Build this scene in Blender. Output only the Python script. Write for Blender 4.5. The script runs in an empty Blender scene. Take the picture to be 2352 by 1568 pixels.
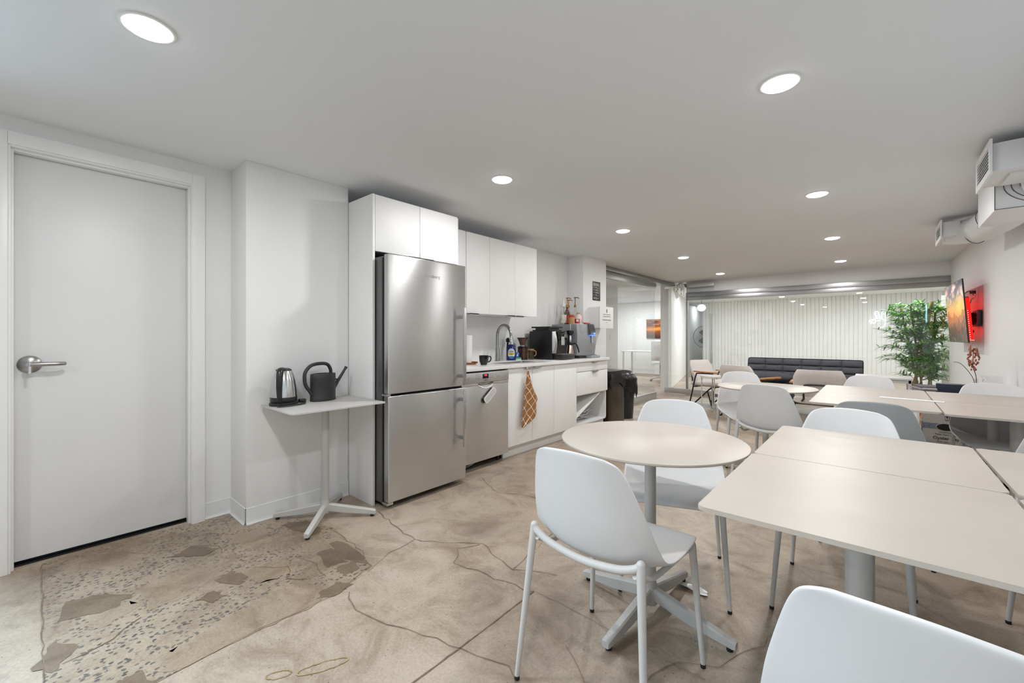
import bpy, bmesh, math, random
from mathutils import Vector, Matrix, noise
PI = math.pi
R = math.radians
sc = bpy.context.scene
col = sc.collection

# ------------------------------------------------------------------ materials
def lin(c):
    return tuple(((v / 12.92) if v <= 0.04045 else ((v + 0.055) / 1.055) ** 2.4) for v in c)

def hexc(h):
    return lin(tuple(int(h[i:i + 2], 16) / 255 for i in (0, 2, 4)))

def nt(m):
    return m.node_tree.nodes, m.node_tree.links

def M(name, c, rough=0.5, metal=0.0, var=0.04, scale=6.0, bump=0.0, bscale=60.0, emit=None, es=1.0, **kw):
    """principled material with a procedural tone variation and optional bump"""
    if isinstance(c, str):
        c = hexc(c)
    m = bpy.data.materials.new(name)
    m.use_nodes = True
    N, L = nt(m)
    p = N['Principled BSDF']
    tc = N.new('ShaderNodeTexCoord')
    if var > 0:
        n = N.new('ShaderNodeTexNoise')
        n.inputs['Scale'].default_value = scale
        n.inputs['Detail'].default_value = 4
        L.new(tc.outputs['Object'], n.inputs['Vector'])
        r = N.new('ShaderNodeValToRGB')
        r.color_ramp.elements[0].position = 0.3
        r.color_ramp.elements[1].position = 0.7
        r.color_ramp.elements[0].color = (*[v * (1 - var) for v in c], 1)
        r.color_ramp.elements[1].color = (*[min(1, v * (1 + var)) for v in c], 1)
        L.new(n.outputs['Fac'], r.inputs['Fac'])
        L.new(r.outputs['Color'], p.inputs['Base Color'])
    else:
        p.inputs['Base Color'].default_value = (*c, 1)
    p.inputs['Roughness'].default_value = rough
    p.inputs['Metallic'].default_value = metal
    if bump > 0:
        n2 = N.new('ShaderNodeTexNoise')
        n2.inputs['Scale'].default_value = bscale
        n2.inputs['Detail'].default_value = 3
        L.new(tc.outputs['Object'], n2.inputs['Vector'])
        b = N.new('ShaderNodeBump')
        b.inputs['Strength'].default_value = bump
        b.inputs['Distance'].default_value = 0.01
        L.new(n2.outputs['Fac'], b.inputs['Height'])
        L.new(b.outputs['Normal'], p.inputs['Normal'])
    if emit is not None:
        p.inputs['Emission Color'].default_value = (*(hexc(emit) if isinstance(emit, str) else emit), 1)
        p.inputs['Emission Strength'].default_value = es
    for k, v in kw.items():
        p.inputs[k].default_value = v
    return m

def emis(name, c, s):
    m = bpy.data.materials.new(name)
    m.use_nodes = True
    N, L = nt(m)
    N.remove(N['Principled BSDF'])
    e = N.new('ShaderNodeEmission')
    e.inputs['Color'].default_value = (*(hexc(c) if isinstance(c, str) else c), 1)
    e.inputs['Strength'].default_value = s
    L.new(e.outputs[0], N['Material Output'].inputs['Surface'])
    return m

def brushed(name, c, rough=0.3, aniso=0.75, amp=0.06, axis='Z'):
    """brushed steel: fine horizontal grain, highlights stretched upright"""
    m = M(name, c, rough, 1.0, var=0)
    N, L = nt(m)
    p = N['Principled BSDF']
    tc = N.new('ShaderNodeTexCoord')
    mp = N.new('ShaderNodeMapping')
    mp.inputs['Scale'].default_value = (2, 2, 260)
    n = N.new('ShaderNodeTexNoise')
    n.inputs['Scale'].default_value = 1.5
    n.inputs['Detail'].default_value = 3
    L.new(tc.outputs['Object'], mp.inputs['Vector'])
    L.new(mp.outputs['Vector'], n.inputs['Vector'])
    mr = N.new('ShaderNodeMapRange')
    mr.inputs['To Min'].default_value = rough - amp
    mr.inputs['To Max'].default_value = rough + amp
    L.new(n.outputs['Fac'], mr.inputs['Value'])
    L.new(mr.outputs['Result'], p.inputs['Roughness'])
    t = N.new('ShaderNodeTangent')
    t.direction_type = 'RADIAL'
    t.axis = axis
    L.new(t.outputs['Tangent'], p.inputs['Tangent'])
    p.inputs['Anisotropic'].default_value = aniso
    p.inputs['Anisotropic Rotation'].default_value = 0.25
    return m

def glassy(name, tint=(0.93, 0.97, 0.96), refl=1.0, rough=0.0):
    """thin clear pane: transparent body with fresnel reflection"""
    m = bpy.data.materials.new(name)
    m.use_nodes = True
    N, L = nt(m)
    N.remove(N['Principled BSDF'])
    tr = N.new('ShaderNodeBsdfTransparent')
    tr.inputs['Color'].default_value = (*tint, 1)
    gl = N.new('ShaderNodeBsdfGlossy')
    gl.inputs['Roughness'].default_value = rough
    gl.inputs['Color'].default_value = (refl, refl, refl, 1)
    fr = N.new('ShaderNodeFresnel')
    fr.inputs['IOR'].default_value = 1.5
    geo = N.new('ShaderNodeNewGeometry')
    # same reflection from the front and the back face of the sheet
    ior = N.new('ShaderNodeMapRange')
    ior.inputs['To Min'].default_value = 1.5
    ior.inputs['To Max'].default_value = 1 / 1.5
    L.new(geo.outputs['Backfacing'], ior.inputs['Value'])
    L.new(ior.outputs['Result'], fr.inputs['IOR'])
    mx = N.new('ShaderNodeMixShader')
    L.new(fr.outputs[0], mx.inputs['Fac'])
    L.new(tr.outputs[0], mx.inputs[1])
    L.new(gl.outputs[0], mx.inputs[2])
    L.new(mx.outputs[0], N['Material Output'].inputs['Surface'])
    return m

# ------------------------------------------------------------------ object helpers
def tag(o, label=None, cat=None, group=None, kind=None):
    if label: o['label'] = label
    if cat: o['category'] = cat
    if group: o['group'] = group
    if kind: o['kind'] = kind
    return o

def thing(name, label, cat, loc=(0, 0, 0), rz=0.0, group=None, kind=None):
    o = bpy.data.objects.new(name, None)
    col.objects.link(o)
    o.empty_display_size = 0.05
    o.location = loc
    o.rotation_euler = (0, 0, rz)
    return tag(o, label, cat, group, kind)

def dup(root, loc, rz=0.0, label=None, group=None):
    r = root.copy()
    col.objects.link(r)
    r.location = loc
    r.rotation_euler = (0, 0, rz)
    if label: r['label'] = label
    if group: r['group'] = group
    for ch in [o for o in col.objects if o.parent == root]:
        c = ch.copy()
        col.objects.link(c)
        c.parent = r
        for g in [o for o in col.objects if o.parent == ch]:
            d = g.copy()
            col.objects.link(d)
            d.parent = c
    return r

class MB:
    """collects simple shapes into one mesh"""
    def __init__(s):
        s.bm = bmesh.new()
        s.mi = 0
    def _tag(s, faces):
        for f in faces:
            f.material_index = s.mi
    def mat(s, i):
        s.mi = i
        return s
    def box(s, x0, x1, y0, y1, z0, z1, bev=0.0, seg=2):
        t = bmesh.new()
        bmesh.ops.create_cube(t, size=1)
        for v in t.verts:
            v.co = Vector(((x0 + x1) / 2 + v.co.x * (x1 - x0), (y0 + y1) / 2 + v.co.y * (y1 - y0), (z0 + z1) / 2 + v.co.z * (z1 - z0)))
        if bev > 0:
            bmesh.ops.bevel(t, geom=list(t.edges), offset=bev, segments=seg, affect='EDGES', profile=0.6)
        return s.add(t)
    def add(s, t, mtx=None):
        if mtx is not None:
            bmesh.ops.transform(t, matrix=mtx, verts=list(t.verts))
        bmesh.ops.recalc_face_normals(t, faces=list(t.faces))
        vm = {}
        for v in t.verts:
            vm[v] = s.bm.verts.new(v.co)
        for f in t.faces:
            try:
                nf = s.bm.faces.new([vm[v] for v in f.verts])
                nf.material_index = s.mi
                nf.smooth = True
            except ValueError:
                pass
        t.free()
        return s
    def free(s):
        s.bm.free()
    def obox(s, mtx, sx, sy, sz, bev=0.0):
        t = bmesh.new()
        bmesh.ops.create_cube(t, size=1)
        for v in t.verts:
            v.co = Vector((v.co.x * sx, v.co.y * sy, v.co.z * sz))
        if bev > 0:
            bmesh.ops.bevel(t, geom=list(t.edges), offset=bev, segments=2, affect='EDGES', profile=0.6)
        return s.add(t, mtx)
    def cyl(s, p0, p1, r0, r1=None, n=20, caps=True):
        r1 = r0 if r1 is None else r1
        p0, p1 = Vector(p0), Vector(p1)
        d = p1 - p0
        q = d.to_track_quat('Z', 'Y').to_matrix()
        t = bmesh.new()
        a = [t.verts.new(p0 + q @ Vector((r0 * math.cos(2 * PI * i / n), r0 * math.sin(2 * PI * i / n), 0))) for i in range(n)]
        b = [t.verts.new(p1 + q @ Vector((r1 * math.cos(2 * PI * i / n), r1 * math.sin(2 * PI * i / n), 0))) for i in range(n)]
        for i in range(n):
            t.faces.new((a[i], a[(i + 1) % n], b[(i + 1) % n], b[i]))
        if caps:
            t.faces.new(a[::-1])
            t.faces.new(b)
        return s.add(t)
    def tube(s, pts, r, n=10, smooth=0, closed=False):
        pts = [Vector(p) for p in pts]
        if smooth:
            pts = catmull(pts, smooth, closed)
        rr = r if callable(r) else (lambda k: r)
        t = bmesh.new()
        rings = []
        up = None
        m = len(pts)
        for i, p in enumerate(pts):
            if closed:
                d = pts[(i + 1) % m] - pts[i - 1]
            else:
                d = pts[min(i + 1, m - 1)] - pts[max(i - 1, 0)]
            if d.length < 1e-9:
                d = Vector((0, 0, 1))
            d.normalize()
            if up is None:
                up = Vector((0, 0, 1)) if abs(d.z) < 0.9 else Vector((1, 0, 0))
            x = d.cross(up)
            if x.length < 1e-6:
                x = d.orthogonal()
            x.normalize()
            y = d.cross(x).normalized()
            up = -y if False else x.cross(d).normalized()
            rad = rr(i / max(1, m - 1))
            rings.append([t.verts.new(p + x * rad * math.cos(2 * PI * k / n) + up * rad * math.sin(2 * PI * k / n)) for k in range(n)])
        for i in range(m - 1 + (1 if closed else 0)):
            A, B = rings[i], rings[(i + 1) % m]
            for k in range(n):
                t.faces.new((A[k], A[(k + 1) % n], B[(k + 1) % n], B[k]))
        if not closed:
            t.faces.new(rings[0][::-1])
            t.faces.new(rings[-1])
        return s.add(t)
    def lathe(s, prof, c=(0, 0, 0), n=28, sx=1.0, sy=1.0, mtx=None):
        """prof: list of (radius, z)"""
        t = bmesh.new()
        rings = []
        for r, z in prof:
            if r < 1e-5:
                rings.append([t.verts.new((c[0], c[1], c[2] + z))])
            else:
                rings.append([t.verts.new((c[0] + sx * r * math.cos(2 * PI * k / n), c[1] + sy * r * math.sin(2 * PI * k / n), c[2] + z)) for k in range(n)])
        for A, B in zip(rings, rings[1:]):
            if len(A) == 1 and len(B) == 1:
                continue
            for k in range(n):
                k2 = (k + 1) % n
                if len(A) == 1:
                    t.faces.new((A[0], B[k2], B[k]))
                elif len(B) == 1:
                    t.faces.new((A[k], A[k2], B[0]))
                else:
                    t.faces.new((A[k], A[k2], B[k2], B[k]))
        return s.add(t, mtx)
    def prism(s, poly, z0, z1, mtx=None, bev=0.0):
        t = bmesh.new()
        a = [t.verts.new((x, y, z0)) for x, y in poly]
        b = [t.verts.new((x, y, z1)) for x, y in poly]
        n = len(poly)
        t.faces.new(a[::-1])
        t.faces.new(b)
        for i in range(n):
            t.faces.new((a[i], a[(i + 1) % n], b[(i + 1) % n], b[i]))
        if bev > 0:
            es = [e for e in t.edges if abs(e.verts[0].co.z - e.verts[1].co.z) < 1e-6]
            bmesh.ops.bevel(t, geom=es, offset=bev, segments=2, affect='EDGES')
        return s.add(t, mtx)
    def grid(s, rows, closed_u=False):
        t = bmesh.new()
        V = [[t.verts.new(p) for p in r] for r in rows]
        for A, B in zip(V, V[1:]):
            k = len(A)
            for i in range(k - (0 if closed_u else 1)):
                t.faces.new((A[i], A[(i + 1) % k], B[(i + 1) % k], B[i]))
        return s.add(t)
    def poly(s, pts):
        t = bmesh.new()
        t.faces.new([t.verts.new(p) for p in pts])
        vm = [s.bm.verts.new(v.co) for v in list(t.faces)[0].verts]
        f = s.bm.faces.new(vm)
        f.material_index = s.mi
        t.free()
        return s
    def sphere(s, c, r, sx=1, sy=1, sz=1, n=20):
        t = bmesh.new()
        bmesh.ops.create_uvsphere(t, u_segments=n, v_segments=max(8, n // 2), radius=r)
        for v in t.verts:
            v.co = Vector((c[0] + v.co.x * sx, c[1] + v.co.y * sy, c[2] + v.co.z * sz))
        return s.add(t)
    def text(s, body, size, origin, xd, ud, align='CENTER', depth=0.0006, shear=0.0, spacing=1.0):
        cu = bpy.data.curves.new('lettering', 'FONT')
        cu.body = body
        cu.size = size
        cu.align_x = align
        cu.extrude = depth
        cu.shear = shear
        cu.space_character = spacing
        o = bpy.data.objects.new('lettering', cu)
        col.objects.link(o)
        me = bpy.data.meshes.new_from_object(o)
        bpy.data.objects.remove(o)
        t = bmesh.new()
        t.from_mesh(me)
        bpy.data.meshes.remove(me)
        xd, ud = Vector(xd).normalized(), Vector(ud).normalized()
        nd = xd.cross(ud)
        mtx = Matrix(((xd.x, ud.x, nd.x, origin[0]), (xd.y, ud.y, nd.y, origin[1]), (xd.z, ud.z, nd.z, origin[2]), (0, 0, 0, 1)))
        return s.add(t, mtx)
    def build(s, name, mat, parent=None, world=False, angle=40, flat=False, label=None, kind=None, recalc=False):
        me = bpy.data.meshes.new(name)
        if recalc:
            bmesh.ops.recalc_face_normals(s.bm, faces=list(s.bm.faces))
        if world and parent is not None:
            p = parent
            off = Vector((0, 0, 0))
            while p is not None:
                off += Vector(p.location)
                p = p.parent
            bmesh.ops.translate(s.bm, vec=-off, verts=list(s.bm.verts))
        s.bm.to_mesh(me)
        s.bm.free()
        for m in (mat if isinstance(mat, (list, tuple)) else [mat]):
            me.materials.append(m)
        if flat:
            me.shade_flat()
        else:
            me.set_sharp_from_angle(angle=R(angle))
        o = bpy.data.objects.new(name, me)
        col.objects.link(o)
        if parent is not None:
            o.parent = parent
        if label: o['label'] = label
        if kind: o['kind'] = kind
        return o

def catmull(pts, sub, closed=False):
    out = []
    n = len(pts)
    rng = n if closed else n - 1
    for i in range(rng):
        if closed:
            p0, p1, p2, p3 = pts[i - 1], pts[i], pts[(i + 1) % n], pts[(i + 2) % n]
        else:
            p0, p1, p2, p3 = pts[max(i - 1, 0)], pts[i], pts[i + 1], pts[min(i + 2, n - 1)]
        for k in range(sub):
            t = k / sub
            out.append(0.5 * ((2 * p1) + (p2 - p0) * t + (2 * p0 - 5 * p1 + 4 * p2 - p3) * t * t + (3 * p1 - p0 - 3 * p2 + p3) * t ** 3))
    if not closed:
        out.append(pts[-1])
    return out

def rrect(w, d, r, n=6, cx=0, cy=0):
    pts = []
    for sx, sy, a0 in ((1, 1, 0), (-1, 1, 90), (-1, -1, 180), (1, -1, 270)):
        for k in range(n + 1):
            a = R(a0 + 90 * k / n)
            pts.append((cx + sx * (w / 2 - r) + r * math.cos(a), cy + sy * (d / 2 - r) + r * math.sin(a)))
    return pts

def struct(mb, name, mat, parent=None, **k):
    o = mb.build(name, mat, parent, **k)
    if parent is None:
        o['kind'] = 'structure'
    return o

def sroot(name, loc=(0, 0, 0)):
    o = bpy.data.objects.new(name, None)
    col.objects.link(o)
    o.location = loc
    o['kind'] = 'structure'
    return o

# ------------------------------------------------------------------ material library
WALL = M('wall_paint', (0.82, 0.82, 0.815), 0.55, var=0.015, scale=1.3, bump=0.05, bscale=90)
CEIL = M('ceiling_paint', (0.815, 0.835, 0.86), 0.7, var=0.015, scale=1.0, bump=0.04, bscale=70)
DOOR = M('door_paint', (0.74, 0.74, 0.74), 0.4, var=0.02, scale=2.0, bump=0.03, bscale=40)
TRIM = M('trim_paint', (0.83, 0.83, 0.83), 0.35, var=0.01)
BASEB = M('vinyl_baseboard', (0.76, 0.77, 0.77), 0.4, var=0.03)
CAB = M('white_cabinet_lacquer', (0.86, 0.86, 0.855), 0.5, var=0.01)
CABIN = M('cabinet_inside', (0.78, 0.78, 0.775), 0.4, var=0.01)
COUNTER = M('white_quartz', (0.80, 0.80, 0.79), 0.2, var=0.04, scale=18)
STEEL = brushed('brushed_steel', (0.60, 0.60, 0.595), 0.30, 0.85)
STEELD = brushed('brushed_steel_dark', (0.34, 0.34, 0.335), 0.36, 0.6)
ALU = M('anodised_aluminium', (0.62, 0.62, 0.62), 0.3, 1.0, var=0.03)
ALUD = M('dark_aluminium', (0.40, 0.40, 0.40), 0.35, 1.0, var=0.03)
CHROME = M('polished_chrome', (0.72, 0.72, 0.72), 0.12, 1.0, var=0)
NICKEL = M('satin_nickel', (0.40, 0.39, 0.38), 0.28, 1.0, var=0.02)
BLACKM = M('black_metal', (0.012, 0.012, 0.012), 0.4, var=0)
BLACKP = M('black_plastic', (0.014, 0.014, 0.014), 0.3, var=0.1)
BLACKG = M('black_gloss', (0.008, 0.008, 0.009), 0.08, var=0)
BLACKR = M('black_rubber', (0.01, 0.01, 0.01), 0.7, var=0)
GREYR = M('grey_matt_black_can', (0.028, 0.028, 0.028), 0.42, var=0.08)
PLASTIC = M('white_shell_plastic', (0.73, 0.73, 0.735), 0.38, var=0.025, scale=5)
LEGMET = M('white_powder_coat', (0.62, 0.61, 0.595), 0.42, var=0.02)
TOPM = M('beige_laminate', hexc('beb5ab'), 0.42, var=0.05, scale=3.5)
TLEG = M('greige_powder_coat', (0.52, 0.51, 0.49), 0.42, var=0.02)
PAPER = M('white_paper', (0.82, 0.82, 0.81), 0.7, var=0.02)
INK = M('dark_ink', (0.012, 0.011, 0.01), 0.6, var=0)
WOODARM = M('oak_arm', hexc('c0864f'), 0.45, var=0.15, scale=14)
FABRICG = M('pale_grey_fabric', hexc('dfdad6'), 0.95, var=0.12, scale=140, bump=0.25, bscale=400)
FABRICD = M('charcoal_fabric', hexc('56575d'), 0.95, var=0.25, scale=120, bump=0.3, bscale=380)
GLASS = glassy('partition_glass', (0.955, 0.97, 0.97))
GLASSC = glassy('clear_glass', (0.95, 0.96, 0.95))
LAMP = emis('lamp_glow', (1.0, 0.97, 0.93), 28.0)

# concrete: warm blotched slab with fine speckle
def concrete(name, c0, c1, c2, agg=0.0):
    m = bpy.data.materials.new(name)
    m.use_nodes = True
    N, L = nt(m)
    p = N['Principled BSDF']
    g = N.new('ShaderNodeNewGeometry')
    def noise_(sc_, det=5, rough=0.6, dist=0.0):
        n = N.new('ShaderNodeTexNoise')
        n.inputs['Scale'].default_value = sc_
        n.inputs['Detail'].default_value = det
        n.inputs['Roughness'].default_value = rough
        n.inputs['Distortion'].default_value = dist
        L.new(g.outputs['Position'], n.inputs['Vector'])
        return n.outputs['Fac']
    def ramp(fac, stops):
        r = N.new('ShaderNodeValToRGB')
        e = r.color_ramp.elements
        while len(e) < len(stops):
            e.new(0.5)
        for el, (pos, c) in zip(e, stops):
            el.position = pos
            el.color = (*c, 1)
        L.new(fac, r.inputs['Fac'])
        return r.outputs['Color']
    def mix(a, b, fac, mode='MIX'):
        x = N.new('ShaderNodeMix')
        x.data_type = 'RGBA'
        x.blend_type = mode
        for s_, v in ((x.inputs[0], fac), (x.inputs[6], a), (x.inputs[7], b)):
            if hasattr(v, 'links'):
                L.new(v, s_)
            elif isinstance(v, tuple):
                s_.default_value = (*v, 1)
            else:
                s_.default_value = v
        return x.outputs[2]
    base = ramp(noise_(1.1, 6, 0.62, 0.4), [(0.30, c0), (0.5, c1), (0.72, c2)])
    blot = ramp(noise_(3.7, 7, 0.7, 0.8), [(0.34, (0.56, 0.50, 0.44)), (0.54, (1, 1, 1)), (0.75, (1.12, 1.12, 1.12))])
    c = mix(base, blot, 0.8, 'MULTIPLY')
    fine = ramp(noise_(95, 3, 0.7), [(0.35, (0.80, 0.79, 0.77)), (0.6, (1.06, 1.06, 1.06))])
    c = mix(c, fine, 0.75, 'MULTIPLY')
    if agg > 0:
        v = N.new('ShaderNodeTexVoronoi')
        v.inputs['Scale'].default_value = 62
        v.inputs['Randomness'].default_value = 1.0
        mp = N.new('ShaderNodeMapping')
        mp.inputs['Scale'].default_value = (1.0, 0.8, 1.0)
        nz = N.new('ShaderNodeTexNoise')
        nz.inputs['Scale'].default_value = 40
        L.new(g.outputs['Position'], nz.inputs['Vector'])
        va = N.new('ShaderNodeVectorMath')
        va.operation = 'MULTIPLY_ADD'
        va.inputs[1].default_value = (0.02, 0.02, 0.02)
        L.new(nz.outputs['Color'], va.inputs[0])
        L.new(g.outputs['Position'], va.inputs[2])
        L.new(va.outputs[0], mp.inputs['Vector'])
        L.new(mp.outputs[0], v.inputs['Vector'])
        peb = ramp(v.outputs['Distance'], [(0.36, (1, 1, 1)), (0.46, (0, 0, 0))])
        # keep about a third of the cells as stones, in clusters
        sel = ramp(v.outputs['Color'], [(0.43, (0, 0, 0)), (0.45, (1, 1, 1))])
        clus = ramp(noise_(2.2, 3, 0.6), [(0.36, (0.1, 0.1, 0.1)), (0.52, (1, 1, 1))])
        mk = mix(peb, sel, 1.0, 'MULTIPLY')
        mk = mix(mk, clus, 1.0, 'MULTIPLY')
        stone = ramp(noise_(23, 2), [(0.3, (0.05, 0.046, 0.042)), (0.7, (0.20, 0.175, 0.15))])
        c = mix(c, stone, mk)
    else:
        v = N.new('ShaderNodeTexVoronoi')
        v.inputs['Scale'].default_value = 26
        L.new(g.outputs['Position'], v.inputs['Vector'])
        dot = ramp(v.outputs['Distance'], [(0.045, (1, 1, 1)), (0.075, (0, 0, 0))])
        c = mix(c, (0.07, 0.055, 0.045), dot)
    L.new(c, p.inputs['Base Color'])
    rr = N.new('ShaderNodeMapRange')
    rr.inputs['To Min'].default_value = 0.28
    rr.inputs['To Max'].default_value = 0.55
    L.new(noise_(5, 4), rr.inputs['Value'])
    L.new(rr.outputs['Result'], p.inputs['Roughness'])
    b = N.new('ShaderNodeBump')
    b.inputs['Strength'].default_value = 0.12
    b.inputs['Distance'].default_value = 0.004
    L.new(noise_(70, 4), b.inputs['Height'])
    L.new(b.outputs['Normal'], p.inputs['Normal'])
    return m

CONC = concrete('sealed_concrete', hexc('88796a'), hexc('afa08e'), hexc('c2b5a5'))
AGG = concrete('exposed_aggregate', hexc('8b7a67'), hexc('a3937f'), hexc('b3a591'), agg=1)
PATCHD = concrete('dark_repair_mortar', hexc('70614f'), hexc('7d6d5a'), hexc('8a7965'))
PATCHL = concrete('smooth_repair_mortar', hexc('94836d'), hexc('9f8e79'), hexc('aa9a86'))
CRACK = M('crack_shadow', hexc('7c6a57'), 0.9, var=0.3, scale=30)
YELLOW = M('yellowed_stain', hexc('a9956b'), 0.6, var=0.2, scale=30)

# ------------------------------------------------------------------ camera
cam = bpy.data.cameras.new('camera')
cam.sensor_width = 36
cam.lens = 970.65 / 2352 * 36
cam.shift_y = -11.5 / 2352
cam.clip_start = 0.02
co = bpy.data.objects.new('camera', cam)
col.objects.link(co)
co.location = (0, 0, 1.18)
co.rotation_euler = (PI / 2, 0, R(40.93))
sc.camera = co

H = 2.285
def wx(y):                       # the right wall runs very slightly askew
    return 0.80 + 0.03 * (8.85 - y)

# ------------------------------------------------------------------ the room shell
random.seed(4)
b = MB()
b.box(-7.2, 1.8, -2.8, 16.9, -0.12, 0.0)
floor = struct(b, 'floor', CONC)

def jag(pts, amp, sub=4, seed=0):
    rnd = random.Random(seed)
    out = []
    n = len(pts)
    for i in range(n):
        a, c = Vector((*pts[i], 0)), Vector((*pts[(i + 1) % n], 0))
        for k in range(sub):
            q = a.lerp(c, k / sub)
            out.append((q.x + rnd.uniform(-amp, amp), q.y + rnd.uniform(-amp, amp)))
    return out

def flat_patch(mb, pts, z, h=0.0008):
    t = bmesh.new()
    f = t.faces.new([t.verts.new((x, y, z)) for x, y in pts])
    bmesh.ops.triangulate(t, faces=[f])
    if sum(ff.normal.z * ff.calc_area() for ff in t.faces) < 0:
        bmesh.ops.reverse_faces(t, faces=list(t.faces))
    vm = {v: mb.bm.verts.new(v.co) for v in t.verts}
    for ff in t.faces:
        nf = mb.bm.faces.new([vm[v] for v in ff.verts])
        nf.material_index = mb.mi
    t.free()

patch = MB()
flat_patch(patch, [(-3.285, 0.056)] + [(-3.285, 0.80), (-3.285, 0.90)] + jag([(-3.0, 0.905), (-3.0, 1.1), (-2.75, 1.22), (-2.53, 1.24), (-2.2, 1.21), (-1.975, 1.165), (-1.915, 1.03), (-1.865, 0.94)], 0.012, 5, 3)[:-5] +
           [(-1.875, 0.80), (-1.885, 0.63), (-1.88, 0.47), (-1.86, 0.31), (-1.85, 0.1), (-1.85, -0.3), (-2.1, -0.3), (-2.12, 0.04), (-2.7, 0.045)], 0.0010)
patch.build('floor_aggregate_patch', AGG, floor, flat=True)
pd = MB()
for kk, (pts, a) in enumerate([([(-2.30, 1.04), (-2.12, 1.00), (-2.11, 1.10), (-2.22, 1.15), (-2.31, 1.12)], .012),
               ([(-2.10, 1.05), (-1.98, 1.02), (-2.0, 1.12), (-2.08, 1.14)], .01),
               ([(-2.36, 1.13), (-2.14, 1.115), (-1.99, 1.16), (-2.1, 1.20), (-2.35, 1.19)], .012),
               ([(-2.82, 1.06), (-2.55, 1.10), (-2.54, 1.18), (-2.78, 1.19)], .015),
               ([(-2.72, 0.12), (-2.55, 0.10), (-2.5, 0.24), (-2.58, 0.33), (-2.7, 0.22)], .014),
               ([(-2.28, 0.02), (-2.18, 0.05), (-2.3, 0.13), (-2.42, 0.08)], .012),
               ([(-1.90, 0.86), (-1.86, 0.93), (-1.90, 1.02), (-1.96, 0.98), (-1.955, 0.90)], .01),
               ([(-1.86, 0.12), (-1.86, 0.30), (-1.96, 0.27), (-1.98, 0.14)], .012),
               ([(-2.42, 0.60), (-2.30, 0.66), (-2.33, 0.72), (-2.46, 0.68)], .012),
               ([(-2.86, 0.52), (-2.74, 0.62), (-2.78, 0.70), (-2.92, 0.62)], .014),
               ([(-2.30, 0.50), (-2.22, 0.54), (-2.25, 0.60), (-2.33, 0.57)], .01)]):
    flat_patch(pd, jag(pts, a, 4, int(abs(pts[0][0] * 1000))), 0.0019 + 0.00006 * kk)
pd.build('floor_dark_repair', PATCHD, floor, flat=True)
pl = MB()
for pts in [[(-1.872, 0.32), (-1.885, 0.62), (-1.875, 0.85), (-1.97, 0.93), (-2.12, 0.84), (-2.10, 0.66), (-2.02, 0.45), (-2.0, 0.32)],
            [(-2.62, 0.36), (-2.38, 0.36), (-2.36, 0.50), (-2.6, 0.52)],
            [(-2.44, 0.70), (-2.22, 0.74), (-2.24, 0.92), (-2.40, 0.90)],
            [(-2.9, 0.80), (-2.65, 0.78), (-2.63, 0.94), (-2.86, 0.96)],
            [(-2.44, 0.16), (-2.36, 0.2), (-2.45, 0.34), (-2.56, 0.28)]]:
    flat_patch(pl, jag(pts, .016, 5, int(abs(pts[0][1] * 997))), 0.0016)
pl.build('floor_smooth_repair', PATCHL, floor, flat=True)

def ribbon(mb, pts, w, z, amp=0.012, sub=7, seed=0):
    rnd = random.Random(seed)
    P = []
    for a, c in zip(pts, pts[1:]):
        a, c = Vector((*a, 0)), Vector((*c, 0))
        k = max(2, int((c - a).length / 0.05))
        for i in range(k):
            q = a.lerp(c, i / k)
            P.append(Vector((q.x + rnd.uniform(-amp, amp), q.y + rnd.uniform(-amp, amp), z)))
    P.append(Vector((*pts[-1], z)))
    rows = []
    for i, p in enumerate(P):
        d = P[min(i + 1, len(P) - 1)] - P[max(i - 1, 0)]
        n = Vector((-d.y, d.x, 0)).normalized()
        ww = w * rnd.uniform(0.3, 0.85) * 0.5
        rows.append((p + n * ww, p - n * ww))
    for (a, b_), (c, d) in zip(rows, rows[1:]):
        vs = [mb.bm.verts.new(v) for v in (b_, d, c, a)]
        f = mb.bm.faces.new(vs)
        if f.normal.z < 0:
            f.normal_flip()

cr = MB()
Z = 0.0028
ribbon(cr, [(-1.205, 1.545), (-1.198, 1.18), (-1.196, 0.6)], 0.008, Z, 0.001, seed=1)
ribbon(cr, [(-1.196, 1.545), (-0.95, 1.55), (-0.45, 1.53)], 0.003, Z, 0.008, seed=21)
ribbon(cr, [(-3.26, 0.056), (-2.72, 0.05), (-2.15, 0.04), (-2.05, 0.0)], 0.006, Z, 0.004, seed=2)
ribbon(cr, [(-2.54, 1.56), (-2.2, 1.50), (-2.04, 1.48), (-1.85, 1.60), (-1.7, 1.70), (-1.4, 1.62), (-1.2, 1.72)], 0.006, Z, 0.014, seed=3)
ribbon(cr, [(-1.70, 1.70), (-1.76, 1.58), (-1.68, 1.47), (-1.42, 1.50), (-1.205, 1.54)], 0.006, Z, 0.012, seed=4)
ribbon(cr, [(-2.04, 1.48), (-2.0, 1.25), (-1.93, 1.12)], 0.005, Z, 0.01, seed=5)
ribbon(cr, [(-1.85, 0.975), (-1.70, 0.93), (-1.58, 0.952), (-1.31, 1.053), (-1.18, 1.075), (-1.0, 1.14), (-0.85, 1.02)], 0.006, Z, 0.01, seed=6)
ribbon(cr, [(-2.55, 1.24), (-2.2, 1.22), (-1.975, 1.17), (-1.915, 1.03), (-1.865, 0.94)], 0.006, Z, 0.012, seed=7)
ribbon(cr, [(-1.87, 0.93), (-1.885, 0.62), (-1.86, 0.31), (-1.85, 0.0)], 0.003, Z, 0.003, seed=8)
ribbon(cr, [(-2.5, 2.5), (-2.2, 2.35), (-1.9, 2.45), (-1.5, 2.2), (-1.2, 2.3)], 0.005, Z, 0.015, seed=9)
ribbon(cr, [(-1.5, 2.2), (-1.45, 1.9), (-1.4, 1.62)], 0.004, Z, 0.012, seed=10)
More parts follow.
